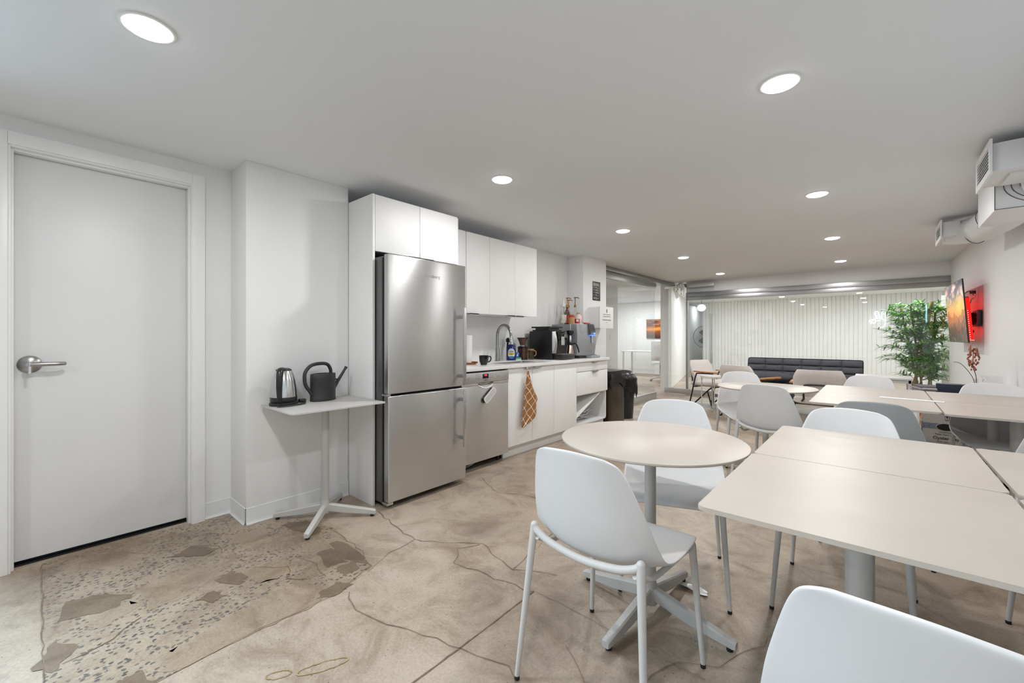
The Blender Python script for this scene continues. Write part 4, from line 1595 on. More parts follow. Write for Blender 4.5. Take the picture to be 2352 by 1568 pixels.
b.tube([(-0.02, 0.078, 0.014), (-0.01, 0.12, 0.014), (0.0, 0.130, 0.016), (0.0, 0.138, 0.014)], 0.0055, 8, 6)
b.box(-0.018, 0.014, 0.095, 0.135, 0.002, 0.026, 0.005)
b.build('power_cord', BLACKP, t)

t = thing('watering_can', 'matt black oval watering can with a looped handle and long spout', 'watering can', (-2.872, 1.338, TT), R(9))
b = MB()
b.lathe([(0.0, 0.0), (0.088, 0.0), (0.0905, 0.004), (0.0905, 0.016), (0.089, 0.02), (0.089, 0.135), (0.0905, 0.138), (0.089, 0.142), (0.0905, 0.146), (0.089, 0.150), (0.0905, 0.155), (0.089, 0.160), (0.089, 0.178), (0.086, 0.183), (0.074, 0.184), (0.070, 0.180), (0.070, 0.150), (0.0, 0.149)], n=48, sx=0.62, sy=1.0)
b.build('can_body', GREYR, t)
b = MB()
b.tube([(0.0, 0.058, 0.178), (0.0, 0.056, 0.21), (0.0, 0.03, 0.245), (0.0, -0.03, 0.252), (0.0, -0.09, 0.24), (0.0, -0.128, 0.20), (0.0, -0.134, 0.15), (0.0, -0.122, 0.105), (0.0, -0.098, 0.072), (0.0, -0.084, 0.05)], 0.0115, 14, 6)
b.build('handle', GREYR, t)
b = MB()
b.tube([(0.0, 0.084, 0.075), (0.0, 0.11, 0.115), (0.0, 0.15, 0.17), (0.0, 0.178, 0.208)], lambda k: 0.0125 - 0.004 * k, 14, 5)
b.cyl((0.0, 0.176, 0.206), (0.0, 0.184, 0.217), 0.0105, 0.0115, 14)
b.tube([(0.0, 0.082, 0.135), (0.0, 0.118, 0.134)], 0.0065, 10)
b.build('spout', GREYR, t)

# ------------------------------------------------------------------ cafe tables
def square_table(cx, cy, label, rz=0.0):
    global sq
    if sq is None:
        t = thing('square_table', 'x', 'table', (cx, cy, 0), rz, 'beige square cafe tables')
        b = MB()
        b.prism(rrect(0.635, 0.652, 0.018, 6), 0.730, 0.742, bev=0.002)
        b.build('tabletop', TOPM, t)
        star_base(t, R(45), 0.255, TLEG, 0.029, 0.72)
        b = MB()
        b.box(-0.15, 0.15, -0.022, 0.022, 0.718, 0.730, 0.002)
        b.box(-0.022, 0.022, -0.15, 0.15, 0.718, 0.730, 0.002)
        b.build('top_bracket', TLEG, t)
        sq = t
    else:
        t = dup(sq, (cx, cy, 0), rz)
    t['label'] = label
    return t
sq = None
X0 = -0.358 + 0.3175
square_table(X0, 1.143 + 0.326, 'beige square cafe table nearest the viewer, in front of the foreground white chair')
square_table(X0 + 0.002, 1.797 + 0.328, 'beige square cafe table joined behind the nearest one, left of the right-hand pair')
square_table(X0 + 0.002, 3.46 + 0.326, 'beige square cafe table in the farther cluster with a white paper strip, nearer left one')
square_table(X0 + 0.0, 4.115 + 0.326, 'beige square cafe table farthest back in the left column of the farther cluster')
square_table(X0 + 0.65, 1.143 + 0.30, 'beige square cafe table at the right edge beside the nearest one, mostly out of frame', R(1.2))
square_table(X0 + 0.648, 1.797 + 0.328, 'beige square cafe table at the right edge, corner touching the nearer cluster seam', R(0.6))
square_table(X0 + 0.644, 3.41 + 0.326, 'beige square cafe table in the farther cluster, nearer right one by the wall')
square_table(X0 + 0.642, 4.068 + 0.326, 'beige square cafe table in the farther cluster, under the right-hand wall chair')
rt = None
for cx, cy, lab in ((-0.742, 1.765, 'round beige cafe table in front, between the two white chairs near the kitchen'),
                    (-0.745, 4.24, 'round beige cafe table farther back near the grey lounge chairs')):
    if rt is None:
        rt = thing('round_table', lab, 'table', (cx, cy, 0), 0, 'round beige cafe tables')
        b = MB()
        b.lathe([(0.0, 0.742), (0.375, 0.742), (0.378, 0.740), (0.378, 0.734), (0.373, 0.730), (0.0, 0.730)], n=96)
        b.build('tabletop', TOPM, rt)
        star_base(rt, R(-5), 0.345, TLEG, 0.0235, 0.72, hub_z=0.09, w=0.036)
        b = MB()
        b.box(-0.15, 0.15, -0.022, 0.022, 0.718, 0.730, 0.002)
        b.box(-0.022, 0.022, -0.15, 0.15, 0.718, 0.730, 0.002)
        b.build('top_bracket', TLEG, rt)
    else:
        dup(rt, (cx, cy, 0), R(10), lab)
t = thing('paper_strip', 'long white paper strip lying across the seam of the farther beige tables', 'paper', (0.17, 4.02, 0.7425), R(-9))
b = MB()
b.box(-0.165, 0.165, -0.03, 0.03, 0.0, 0.0035, 0.001)
b.build('paper', PAPER, t)
t = thing('foil_scrap', 'crumpled scrap of white foil on the floor by the round table foot', 'litter', (-0.66, 2.03, 0.001))
b = MB()
random.seed(5)
b.grid([[Vector((0.035 * (i - 2) + random.uniform(-.008, .008), 0.016 * (j - 1) + random.uniform(-.004, .004), random.uniform(0.0, 0.018))) for i in range(5)] for j in range(4)])
b.build('foil', M('white_foil', (0.75, 0.75, 0.74), 0.3, 0.3, var=0.05), t)

# ------------------------------------------------------------------ white shell chairs
def shell_mesh():
    V = [(.250, .428, .165, .0), (.246, .446, .192, .0), (.218, .459, .212, .002), (.15, .463, .225, .008), (.05, .458, .234, .018),
         (-.05, .452, .238, .034), (-.12, .455, .238, .052), (-.168, .472, .236, .064), (-.198, .508, .231, .067), (-.216, .556, .223, .062),
         (-.231, .617, .211, .054), (-.246, .69, .190, .044), (-.259, .752, .171, .034), (-.268, .795, .153, .026), (-.273, .820, .133, .018), (-.275, .832, .104, .012)]
    US = [-1, -.93, -.8, -.62, -.42, -.21, 0, .21, .42, .62, .8, .93, 1]
    bm = bmesh.new()
    g = []
    n = len(V)
    for i, (y, z, hw, lift) in enumerate(V):
        a, c = V[max(i - 1, 0)], V[min(i + 1, n - 1)]
        ty, tz = c[0] - a[0], c[1] - a[1]
        l = math.hypot(ty, tz)
        ny, nz = tz / l, -ty / l
        row = []
        for u in US:
            k = lift * abs(u) ** 2.4
            drop = 0.0
            if i < 2: drop = -0.012 * abs(u) ** 3 * (2 - i) / 2
            if i > n - 3: drop = -0.01 * abs(u) ** 2
            row.append(bm.verts.new((u * hw, y + ny * k, z + nz * k + (drop if i > n - 3 else 0))))
        g.append(row)
    for A, B in zip(g, g[1:]):
        for j in range(len(US) - 1):
            f = bm.faces.new((A[j], A[j + 1], B[j + 1], B[j]))
            f.smooth = True
    bmesh.ops.recalc_face_normals(bm, faces=list(bm.faces))
    me = bpy.data.meshes.new('shell')
    bm.to_mesh(me)
    bm.free()
    me.materials.append(PLASTIC)
    return me
def make_chair():
    t = thing('shell_chair', 'x', 'chair', (0, 0, 0), 0, 'white shell chairs')
    o = bpy.data.objects.new('shell', shell_mesh())
    col.objects.link(o)
    o.parent = t
    s = o.modifiers.new('thick', 'SOLIDIFY'); s.thickness = 0.010; s.offset = 0
    s = o.modifiers.new('round', 'SUBSURF'); s.levels = 1; s.render_levels = 2
    b = MB()
    b.tube([(-.196, -.203, .524), (-.178, -.205, .508), (-.13, -.207, .490), (-.06, -.208, .479), (0, -.208, .475), (.06, -.208, .479), (.13, -.207, .490), (.178, -.205, .508), (.196, -.203, .524)], 0.0125, 12, 5)
    b.build('rear_rail', LEGMET, t)
    b = MB()
    for s_ in (-1, 1):
        b.tube([(s_ * .18, -.208, .490), (s_ * .185, -.12, .446), (s_ * .19, 0.0, .436), (s_ * .195, .12, .436), (s_ * .199, .195, .432)], 0.009, 10, 4)
    b.tube([(-.199, .195, .430), (0, .20, .436), (.199, .195, .430)], 0.009, 10, 4)
    b.build('seat_frame', LEGMET, t)
    for sx in (-1, 1):
        for top, foot in (((sx * .196, -.203, .525), (sx * .231, -.255, .012)), ((sx * .200, .197, .440), (sx * .228, .228, .012))):
            b = MB()
            b.cyl(top, foot, 0.0135, 0.0085, 18)
            b.sphere(top, 0.0135, n=12)
            leg = b.build('leg', LEGMET, t)
            b = MB()
            b.cyl((foot[0], foot[1], 0.0), (foot[0], foot[1], 0.0135), 0.0088, 0.0092, 14)
            b.build('foot_cap', BLACKR, leg)
    return t
proto = None
def chair(x, y, fx, fy, label):
    """x, y: seat centre; (fx, fy): the way the sitter faces"""
    global proto
    rz = math.atan2(-fx, fy)
    if proto is None:
        proto = make_chair()
        proto.location = (x, y, 0)
        proto.rotation_euler = (0, 0, rz)
        proto['label'] = label
        return proto
    return dup(proto, (x, y, 0), rz, label)
chair(-0.705, 1.362, 0.02, 1, 'white shell chair seen from behind, tucked at the near side of the front round table')
chair(0.08, 0.997, 0.10, 1, 'white shell chair at the bottom right corner, only its backrest in view')
chair(-0.77, 2.105, 0.34, -0.94, 'white shell chair facing the viewer on the kitchen side of the front round table')
chair(-0.60, 3.80, 0.16, 1, 'shaded white shell chair seen from behind at the farther round table')
chair(-0.115, 2.345, -0.03, -1, 'white shell chair facing the viewer behind the nearest pair of square tables')
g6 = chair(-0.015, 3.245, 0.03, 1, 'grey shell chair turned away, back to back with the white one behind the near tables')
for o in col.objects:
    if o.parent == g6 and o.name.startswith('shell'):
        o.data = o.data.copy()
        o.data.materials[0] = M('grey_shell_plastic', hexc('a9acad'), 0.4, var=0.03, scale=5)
chair(-0.93, 4.44, 0.45, -0.89, 'white shell chair on the far left of the farther round table')
chair(-0.11, 4.70, -0.2, -0.98, 'white shell chair facing the viewer behind the farther square tables, sofa beyond it')
chair(0.64, 4.47, 0, -1, 'white shell chair close to the right wall at the end of the farther tables')
chair(0.64, 2.40, 0.02, -1, 'white shell chair at the right frame edge, only a sliver of its back visible')
chair(0.70, 3.26, 0.0, 1, 'white shell chair at the right frame edge with only one foot showing under the tables')

# ------------------------------------------------------------------ lounge chairs
def make_lounge():
    t = thing('lounge_chair', 'x', 'armchair', (0, 0, 0), 0, 'pale grey lounge chairs')
    def slab(rows):
        b = MB()
        b.grid(rows, True)
        b.poly(rows[0]); b.poly(rows[-1])
        return b
    # backrest: reclined padded slab, slightly curved
    b = MB()
    rows = []
    for k in range(9):
        u = k / 8
        z = 0.40 + 0.37 * u
        y = -0.20 - 0.13 * u
        hw = 0.25 + 0.02 * math.sin(PI * u) - 0.05 * max(0, u - 0.8) * 3
        th = 0.034 if 0 < k < 8 else 0.018
        sec = []
        for a in [2 * PI * j / 28 for j in range(28)]:
            cx_ = math.copysign(abs(math.cos(a)) ** 0.35, math.cos(a))
            sx_ = math.copysign(abs(math.sin(a)) ** 0.6, math.sin(a))
            sec.append(Vector((hw * cx_, y + th * sx_ + 0.05 * abs(cx_) ** 2 * 0.8, z)))
        rows.append(sec)
    b.grid(rows, True); b.poly(rows[0]); b.poly(rows[-1])
    b.build('backrest', FABRICG, t, recalc=True, angle=60)
    b = MB()
    rows = []
    for y, th in ((-0.24, 0.03), (-0.22, 0.048), (0.0, 0.056), (0.2, 0.054), (0.27, 0.046), (0.295, 0.02)):
        sec = []
        for a in [2 * PI * j / 28 for j in range(28)]:
            cx_ = math.copysign(abs(math.cos(a)) ** 0.35, math.cos(a))
            sx_ = math.copysign(abs(math.sin(a)) ** 0.7, math.sin(a))
            sec.append(Vector((0.265 * cx_, y, 0.385 + 0.10 * (y + 0.24) * 0.5 + th * sx_)))
        rows.append(sec)
    b.grid(rows, True); b.poly(rows[0]); b.poly(rows[-1])
    b.build('seat', FABRICG, t, recalc=True, angle=60)
    b = MB()
    b.tube([(-0.15, -0.30, 0.40), (-0.15, -0.315, 0.55), (-0.11, -0.322, 0.585), (0.11, -0.322, 0.585), (0.15, -0.315, 0.55), (0.15, -0.30, 0.40)], 0.011, 10, 4)
    b.build('back_frame', BLACKM, t)
    b = MB()
    b.tube([(-0.27, -0.17, 0.335), (0.27, -0.17, 0.335)], 0.010, 10)
    b.build('seat_rail', BLACKM, t)
    b = MB()
    b.tube([(-0.27, 0.16, 0.345), (0.27, 0.16, 0.345)], 0.010, 10)
    b.build('seat_rail', BLACKM, t)
    for sx in (-1, 1):
        b = MB()
        b.tube([(sx * 0.15, -0.30, 0.41), (sx * 0.2, -0.17, 0.335)], 0.010, 10)
        b.build('frame_link', BLACKM, t)
    for sx in (-1, 1):
        b = MB()
        x = sx * 0.285
        b.tube([(x, 0.20, 0.575), (x, -0.08, 0.565), (x, -0.12, 0.54), (x, -0.16, 0.42), (x, -0.21, 0.20), (x, -0.255, 0.035), (x, -0.235, 0.012), (x, -0.20, 0.02), (x, 0.0, 0.20), (x, 0.17, 0.35), (sx * 0.25, 0.19, 0.36)], 0.0115, 10, 4)
        b.tube([(x, 0.18, 0.358), (x, 0.20, 0.20), (x, 0.225, 0.04), (x, 0.215, 0.012), (x, 0.19, 0.012), (x, 0.10, 0.27)], 0.0115, 10, 4)
        b.build('leg', BLACKM, t)
        b = MB()
        b.prism([(x - 0.028, -0.16), (x + 0.028, -0.16), (x + 0.03, 0.1), (x + 0.026, 0.27), (x, 0.295), (x - 0.026, 0.27), (x - 0.03, 0.1)], 0.583, 0.604, bev=0.005)
        b.build('armrest', WOODARM, t)
    return t
lg = make_lounge()
lg.location = (-1.43, 6.90, 0)
lg.rotation_euler = (0, 0, math.atan2(-0.40, 0.92))
lg['label'] = 'pale grey lounge chair with its back turned, wooden arms, beside the white tray table'
dup(lg, (-0.56, 6.62, 0), math.atan2(0.04, 1.0), 'pale grey lounge chair seen from behind straight in front of the dark sofa')
dup(lg, (-2.10, 7.62, 0), math.atan2(-0.93, -0.36), 'pale grey lounge chair seen from its side near the glass door')

t = thing('tray_table', 'small round white tray table on thin legs between the lounge chairs', 'side table', (-1.93, 6.98, 0))
b = MB()
b.lathe([(0.0, 0.545), (0.185, 0.545), (0.19, 0.548), (0.192, 0.575), (0.188, 0.575), (0.186, 0.553), (0.0, 0.552)], n=40)
b.build('tray', M('white_tray', (0.80, 0.80, 0.79), 0.35, var=0), t)
for k in range(4):
    a = R(20 + 90 * k)
    b = MB()
    b.cyl((0.165 * math.cos(a), 0.165 * math.sin(a), 0.545), (0.165 * math.cos(a), 0.165 * math.sin(a), 0.0), 0.008, n=10)
    b.build('leg', LEGMET, t)
b = MB()
b.tube([(0.165 * math.cos(R(20 + 90 * k)), 0.165 * math.sin(R(20 + 90 * k)), 0.07) for k in range(4)], 0.005, 8, closed=True)
b.build('stretcher', LEGMET, t)

# ------------------------------------------------------------------ sofa
t = thing('sofa', 'charcoal tufted armless sofa against the rear glass wall', 'sofa', (-0.95, 8.1, 0))
def tufted(x0, x1, nx, nz, fn):
    b = MB()
    rows = []
    NX, NZ = nx * 10, nz * 8
    for i in range(NZ + 1):
        v = i / NZ
        row = []
        for j in range(NX + 1):
            u = j / NX
            pu = abs(math.sin(PI * u * nx)) ** 0.25
            pv = abs(math.sin(PI * v * nz)) ** 0.25
            row.append(fn(x0 + (x1 - x0) * u, v, 0.045 * (pu * pv)))
        rows.append(row)
    b.grid(rows)
    return b
bx0, bx1 = -1.715, -0.175
def bf(x, v, h): return Vector((x, 8.17 + 0.13 * v - h, 0.40 + 0.41 * v))
b = tufted(bx0, bx1, 6, 4, bf)
def bk(x, v): return Vector((x, 8.29 + 0.13 * v, 0.40 + 0.41 * v))
b.grid([[bk(bx0 + (bx1 - bx0) * j / 12, v) for j in range(13)] for v in (0, 0.5, 1.0)])
b.grid([[bf(bx0 + (bx1 - bx0) * j / 60, 1.0, 0), bk(bx0 + (bx1 - bx0) * j / 60, 1.0)] for j in range(61)][0:61])
for x in (bx0, bx1):
    b.grid([[bf(x, v / 16, 0), bk(x, v / 16)] for v in range(17)])
b.grid([[bf(bx0, 0, 0), bk(bx0, 0)], [bf(bx1, 0, 0), bk(bx1, 0)]])
b.build('backrest', FABRICD, t, world=True, recalc=True, angle=70)
b = MB()
b.tube([(bx0, 8.19, 0.42), (bx0, 8.24, 0.60), (bx0, 8.295, 0.79), (bx0 + 0.008, 8.30, 0.806), (bx0 + 0.03, 8.30, 0.812), (bx0 + 0.3, 8.30, 0.812), (bx1 - 0.3, 8.30, 0.812), (bx1 - 0.03, 8.30, 0.812), (bx1 - 0.008, 8.30, 0.806), (bx1, 8.295, 0.79), (bx1, 8.24, 0.60), (bx1, 8.19, 0.42)], 0.008, 10)
b.build('piping', M('dark_piping', hexc('1d1e22'), 0.9, var=0.1), t, world=True)
def sf(x, v, h): return Vector((x, 7.42 + 0.76 * v, 0.38 + h + 0.01 * (1 - v)))
b = tufted(bx0, bx1, 6, 4, sf)
b.box(bx0, bx1, 7.40, 8.20, 0.25, 0.385, 0.02)
b.build('seat', FABRICD, t, world=True, recalc=True, angle=70)
for x in (bx0 + 0.12, bx1 - 0.12):
    for y in (7.5, 8.15):
        b = MB()
        b.cyl((x, y, 0.25), (x, y, 0.0), 0.02, 0.014, 14)
        b.build('leg', BLACKM, t, world=True)
t = thing('cushion', 'flat dark grey cushion lying on the sofa seat', 'cushion', (-1.33, 7.93, 0.434), R(6))
b = MB()
rows = []
for i in range(13):
    v = i / 12 * 2 - 1
    row = []
    for k in range(24):
        a = 2 * PI * k / 24
        row.append(Vector((0.33 * v, 0.16 * math.cos(a) * (1 - v ** 6) ** 0.5, 0.085 + (0.08 * math.sin(a)) * (1 - abs(v) ** 3) ** 0.5)))
    rows.append(row)
b.grid(rows, True)
b.build('pad', M('slate_cushion', hexc('4a4b50'), 0.95, var=0.2, scale=120, bump=0.2, bscale=380), t)

# white desk end and the clutter by the right wall
t = thing('white_desk', 'plain white desk behind the farther tables, in front of the rear glass', 'desk', (0.05, 6.5, 0))
b = MB()
b.box(-0.21, 0.285, 6.30, 6.75, 0.70, 0.72, 0.002)
b.build('desktop', LEGMET, t, world=True)
b = MB()
b.box(-0.19, 0.27, 6.32, 6.335, 0.665, 0.70)
b.box(-0.19, 0.27, 6.715, 6.73, 0.665, 0.70)
b.box(-0.19, -0.175, 6.32, 6.73, 0.665, 0.70)
b.box(0.255, 0.27, 6.32, 6.73, 0.665, 0.70)
b.build('apron', LEGMET, t, world=True)
for x in (-0.19, 0.245):
    for y in (6.32, 6.70):
        b = MB()
        b.box(x, x + 0.03, y, y + 0.03, 0.0, 0.70, 0.003)
        b.build('leg', LEGMET, t, world=True)
t = thing('storage_cabinet', 'low white storage cabinet by the right wall carrying papers and a dark blue box', 'cabinet', (0.55, 5.75, 0))
b = MB()
b.box(0.27, 0.86, 5.52, 5.98, 0.04, 0.655, 0.004)
b.build('body', CAB, t, world=True)
for y0, y1 in ((0.275, 0.562), (0.568, 0.855)):
    b = MB()
    b.box(y0, y1, 5.503, 5.519, 0.05, 0.65, 0.002)
    b.build('door', CAB, t, world=True)
b = MB()
b.box(0.29, 0.84, 5.55, 5.95, 0.0, 0.04)
b.build('plinth', BLACKP, t, world=True)
t = thing('magazine_stack', 'stack of grey and white magazines left of the dark blue box', 'magazines', (0.38, 5.70, 0.656), R(12))
b = MB()
random.seed(7)
z = 0.0
for k in range(6):
    h = random.uniform(0.006, 0.014)
    dx, dy = random.uniform(-.015, .015), random.uniform(-.015, .015)
    b.mat(k % 3)
    b.box(-0.105 + dx, 0.105 + dx, -0.14 + dy, 0.14 + dy, z, z + h, 0.001)
    z += h
b.build('pages', [M('magazine_grey', hexc('8b8788'), 0.5, var=0.2, scale=20), M('magazine_white', hexc('c9c6c4'), 0.5, var=0.1, scale=20), M('magazine_dark', hexc('3f3d40'), 0.5, var=0.2, scale=20)], t)
t = thing('dark_blue_box', 'dark navy box beside the magazines under the dried flower', 'box', (0.53, 5.60, 0.656), R(-6))
b = MB()
b.box(-0.12, 0.12, -0.06, 0.06, 0.0, 0.075, 0.004)
b.build('carton', M('navy_card', hexc('141d33'), 0.5, var=0.08), t)
b = MB()
b.box(-0.122, 0.122, -0.062, 0.062, 0.075, 0.085, 0.003)
b.build('lid', M('navy_lid', hexc('1b2743'), 0.45, var=0.08), t)
t = thing('bud_vase', 'slender glass vase with a dried orange flower stem by the right wall', 'vase', (0.665, 5.62, 0.656))
b = MB()
b.lathe([(0.0, 0.0), (0.03, 0.0), (0.034, 0.01), (0.03, 0.05), (0.016, 0.09), (0.014, 0.13), (0.018, 0.14), (0.012, 0.13), (0.0, 0.012)], n=20)
b.build('glass', GLASSC, t)
b = MB()
b.tube([(0, 0, 0.01), (0.0, 0, 0.16), (-0.02, 0.0, 0.26), (-0.015, 0, 0.42)], 0.003, 6, 5)
b.tube([(0, 0, 0.01), (-0.02, 0, 0.15), (-0.09, 0.0, 0.27), (-0.14, 0.0, 0.29)], 0.0025, 6, 5)
b.build('stem', M('dry_stem', hexc('6b4a3a'), 0.8, var=0.1), t)
b = MB()
random.seed(3)
for k in range(90):
    zz = random.uniform(0.22, 0.44)
    a = random.uniform(0, 2 * PI)
    rr_ = 0.03 * (1 - abs(zz - 0.33) / 0.16) + 0.008
    b.sphere((-0.017 + rr_ * math.cos(a), rr_ * math.sin(a), zz), 0.007, 1, 1, 1.5, 6)
b.build('flower_head', M('dried_orange', hexc('a96a52'), 0.8, var=0.35, scale=60), t, kind='stuff')
t = thing('clear_bag', 'crumpled clear plastic bag with cords beside the dried flower', 'plastic bag', (0.76, 5.62, 0.656))
b = MB()
random.seed(6)
rows = []
for i in range(6):
    rr_ = [0.06, 0.085, 0.09, 0.08, 0.07, 0.085][i]
    rows.append([Vector(((rr_ + random.uniform(-.018, .018)) * math.cos(2 * PI * k / 14) * 0.8, (rr_ + random.uniform(-.018, .018)) * math.sin(2 * PI * k / 14), 0.004 + 0.034 * i)) for k in range(14)])
b.grid(rows, True)
b.build('film', glassy('bag_film', (0.95, 0.96, 0.97)), t)
b = MB()
b.sphere((-0.03, -0.02, 0.035), 0.03, 1, 1, 0.9, 10)
b.build('contents', M('mauve_contents', hexc('8a6a70'), 0.7, var=0.2, scale=40), t)
b = MB()
b.tube([(-0.02, -0.06, 0.004), (0.03, -0.09, 0.03), (0.08, -0.06, 0.01), (0.085, 0.0, 0.06)], 0.003, 6, 6)
b.build('cord', BLACKP, t)

# wine carton with its flaps up
WB = M('printed_white_card', hexc('c9c5c0'), 0.7, var=0.03, scale=8)
KRAFT = M('brown_card', hexc('a9713f'), 0.8, var=0.1)
t = thing('wine_carton', 'open white wine carton with a blue band and black lettering under the farther tables', 'carton', (0.43, 5.02, 0))
FX0, FX1, FY0, FY1, FZ = 0.276, 0.565, 4.985, 5.22, 0.465
b = MB()
for bb in ((FX0, FX1, FY0, FY0 + 0.005, 0, FZ), (FX0, FX1, FY1 - 0.005, FY1, 0, FZ), (FX0, FX0 + 0.005, FY0, FY1, 0, FZ), (FX1 - 0.005, FX1, FY0, FY1, 0, FZ), (FX0, FX1, FY0, FY1, 0, 0.006)):
    b.box(*bb)
b.build('carton_body', WB, t, world=True)
b = MB()
b.prism([(0, 0), (FX1 - FX0, 0), (FX1 - FX0, 0.12), (0, 0.12)], 0, 0.004, Matrix.Translation((FX0, FY0 + 0.004, FZ)) @ Matrix.Rotation(R(90), 4, 'X'))
b.build('flap', WB, t, world=True)
b = MB()
mt = Matrix(((0, 0.35, 1, FX0), (1, 0, 0, FY0), (0, 0.94, 0, FZ), (0, 0, 0, 1)))
b.prism([(0, 0), (FY1 - FY0, 0), (FY1 - FY0, 0.11), (0, 0.11)], 0, 0.004, mt)
b.prism([(0, 0), (FX1 - FX0, 0), (FX1 - FX0, 0.12), (0, 0.12)], 0, 0.004, Matrix.Translation((FX0, FY1, FZ)) @ Matrix.Rotation(R(80), 4, 'X'))
b.build('flap', KRAFT, t, world=True, label='brown inside flap')
b = MB()
b.mat(0)
b.box(FX0 - 0.0006, FX0 + 0.12, FY0 - 0.0012, FY0, FZ - 0.055, FZ - 0.008)
b.box(FX0 - 0.0012, FX0, FY0 - 0.001, FY1 - 0.02, FZ - 0.055, FZ - 0.008)
b.mat(1)
for k in range(4):
    b.box(FX0 + 0.008 + k * 0.022, FX0 + 0.026 + k * 0.022, FY0 - 0.0018, FY0, FZ - 0.052, FZ - 0.011)
b.build('printed_band', [M('tan_band', hexc('a08a78'), 0.7, var=0.1), M('blue_band', hexc('7e8ea6'), 0.7, var=0.25, scale=60)], t, world=True)
b = MB()
b.mat(0)
b.poly([(FX0 + 0.144 + 0.059 * math.cos(a), FY0 - 0.0024, FZ - 0.036 + 0.033 * math.sin(a)) for a in [2 * PI * k / 32 for k in range(32)]])
b.mat(1)
b.poly([(FX0 + 0.144 + 0.054 * math.cos(a), FY0 - 0.003, FZ - 0.036 + 0.028 * math.sin(a)) for a in [2 * PI * k / 32 for k in range(32)]])
b.build('printed_oval', [WB, M('oval_black', hexc('231a14'), 0.6, var=0.3, scale=90)], t, world=True)
b = MB()
X_, U_ = (1, 0, 0), (0, 0, 1)
yy = FY0 - 0.0012
b.text('MARLBOROUGH', 0.009, (FX0 + 0.144, yy, FZ - 0.083), X_, U_, spacing=1.3)
b.text('Pinot Noir 2018', 0.0165, (FX0 + 0.144, yy, FZ - 0.103), X_, U_, spacing=1.15)
b.text('Oyster Bay', 0.034, (FX0 + 0.144, yy, FZ - 0.138), X_, U_, shear=0.12)
b.text('NEW ZEALAND', 0.0105, (FX0 + 0.144, yy, FZ - 0.162), X_, U_, spacing=1.6)
b.text('OPEN THIS SIDE', 0.011, (FX0 + 0.165, yy, FZ + 0.068), X_, U_, spacing=1.4)
b.build('lettering', INK, t, world=True)
b = MB()
for k in range(3):
    x = FX0 + 0.140 + k * 0.026
    for bb in ((x, x + 0.024, FZ + 0.020, FZ + 0.022), (x, x + 0.024, FZ + 0.056, FZ + 0.058), (x, x + 0.0015, FZ + 0.020, FZ + 0.058), (x + 0.0225, x + 0.024, FZ + 0.020, FZ + 0.058)):
        b.box(bb[0], bb[1], yy - 0.0004, yy + 0.0006, bb[2], bb[3])
    cx_ = x + 0.012
    if k == 0:
        b.poly([(cx_ - 0.007, yy - 0.0005, FZ - 0.008 + 0.062), (cx_ + 0.007, yy - 0.0005, FZ - 0.008 + 0.062), (cx_ + 0.001, yy - 0.0005, FZ - 0.008 + 0.047), (cx_ + 0.001, yy - 0.0005, FZ - 0.008 + 0.036), (cx_ + 0.005, yy - 0.0005, FZ - 0.008 + 0.034), (cx_ - 0.005, yy - 0.0005, FZ - 0.008 + 0.034), (cx_ - 0.001, yy - 0.0005, FZ - 0.008 + 0.036), (cx_ - 0.001, yy - 0.0005, FZ - 0.008 + 0.047)][::-1])
    elif k == 1:
        b.poly([(cx_ + 0.009 * math.cos(a), yy - 0.0005, FZ - 0.008 + 0.050 + 0.010 * math.sin(a)) for a in [PI - PI * q / 10 for q in range(11)]][::-1])
        b.box(cx_ - 0.0008, cx_ + 0.0008, yy - 0.0005, yy + 0.0003, FZ - 0.008 + 0.034, FZ - 0.008 + 0.05)
    else:
        for zc in (0.056, 0.040):
            b.poly([(cx_ + 0.006 * math.cos(a), yy - 0.0005, FZ - 0.008 + zc + 0.006 * math.sin(a)) for a in [2 * PI * q / 10 for q in range(10)]])
b.build('printed_icons', INK, t, world=True)
t = thing('black_crate', 'low black crate of odds and ends on the floor by the right wall', 'crate', (0.68, 5.12, 0))
b = MB()
b.box(0.60, 0.84, 5.0, 5.02, 0.0, 0.2); b.box(0.60, 0.84, 5.28, 5.3, 0, 0.2); b.box(0.62, 0.64, 5.0, 5.3, 0, 0.2); b.box(0.82, 0.84, 5.0, 5.3, 0, 0.2); b.box(0.62, 0.84, 5.0, 5.3, 0, 0.02)
b.build('crate_body', BLACKP, t, world=True)

# ------------------------------------------------------------------ bins by the pillar
def bag_skirt(pts_fn, z0, z1, seed, n=40, out=0.012):
    rnd = random.Random(seed)
    rows = []
    offs = [rnd.uniform(-1, 1) for _ in range(n)]
    for i in range(7):
        v = i / 6
        row = []
        for k in range(n):
            x, y = pts_fn(k / n)
            o_ = out * (1 + 0.9 * offs[k] * v + 0.5 * math.sin(k * 1.9 + v * 4))
            nx, ny = x, y
            l = math.hypot(nx, ny)
            zz = z1 - (z1 - z0) * v * (0.75 + 0.25 * offs[(k * 3) % n])
            row.append(Vector((x + nx / l * o_, y + ny / l * o_, zz)))
        rows.append(row)
    return rows
BAGM = M('black_bin_liner', (0.010, 0.010, 0.011), 0.16, var=0.1, bump=0.6, bscale=25)
def rect_pt(w, d):
    def f(t_):
        P = rrect(w, d, 0.03, 4)
        s_ = t_ * len(P)
        i = int(s_) % len(P)
        a, c = P[i], P[(i + 1) % len(P)]
        k = s_ - int(s_)
        return a[0] + (c[0] - a[0]) * k, a[1] + (c[1] - a[1]) * k
    return f
t = thing('rectangular_bin', 'tall brown-black rectangular waste bin with liner at the end of the counter', 'bin', (-2.855, 5.30, 0))
b = MB()
b.prism(rrect(0.34, 0.42, 0.03), 0.0, 0.665)
b.build('bin_body', M('brown_black_bin', (0.050, 0.036, 0.026), 0.18, 0.2, var=0.1), t)
b = MB()
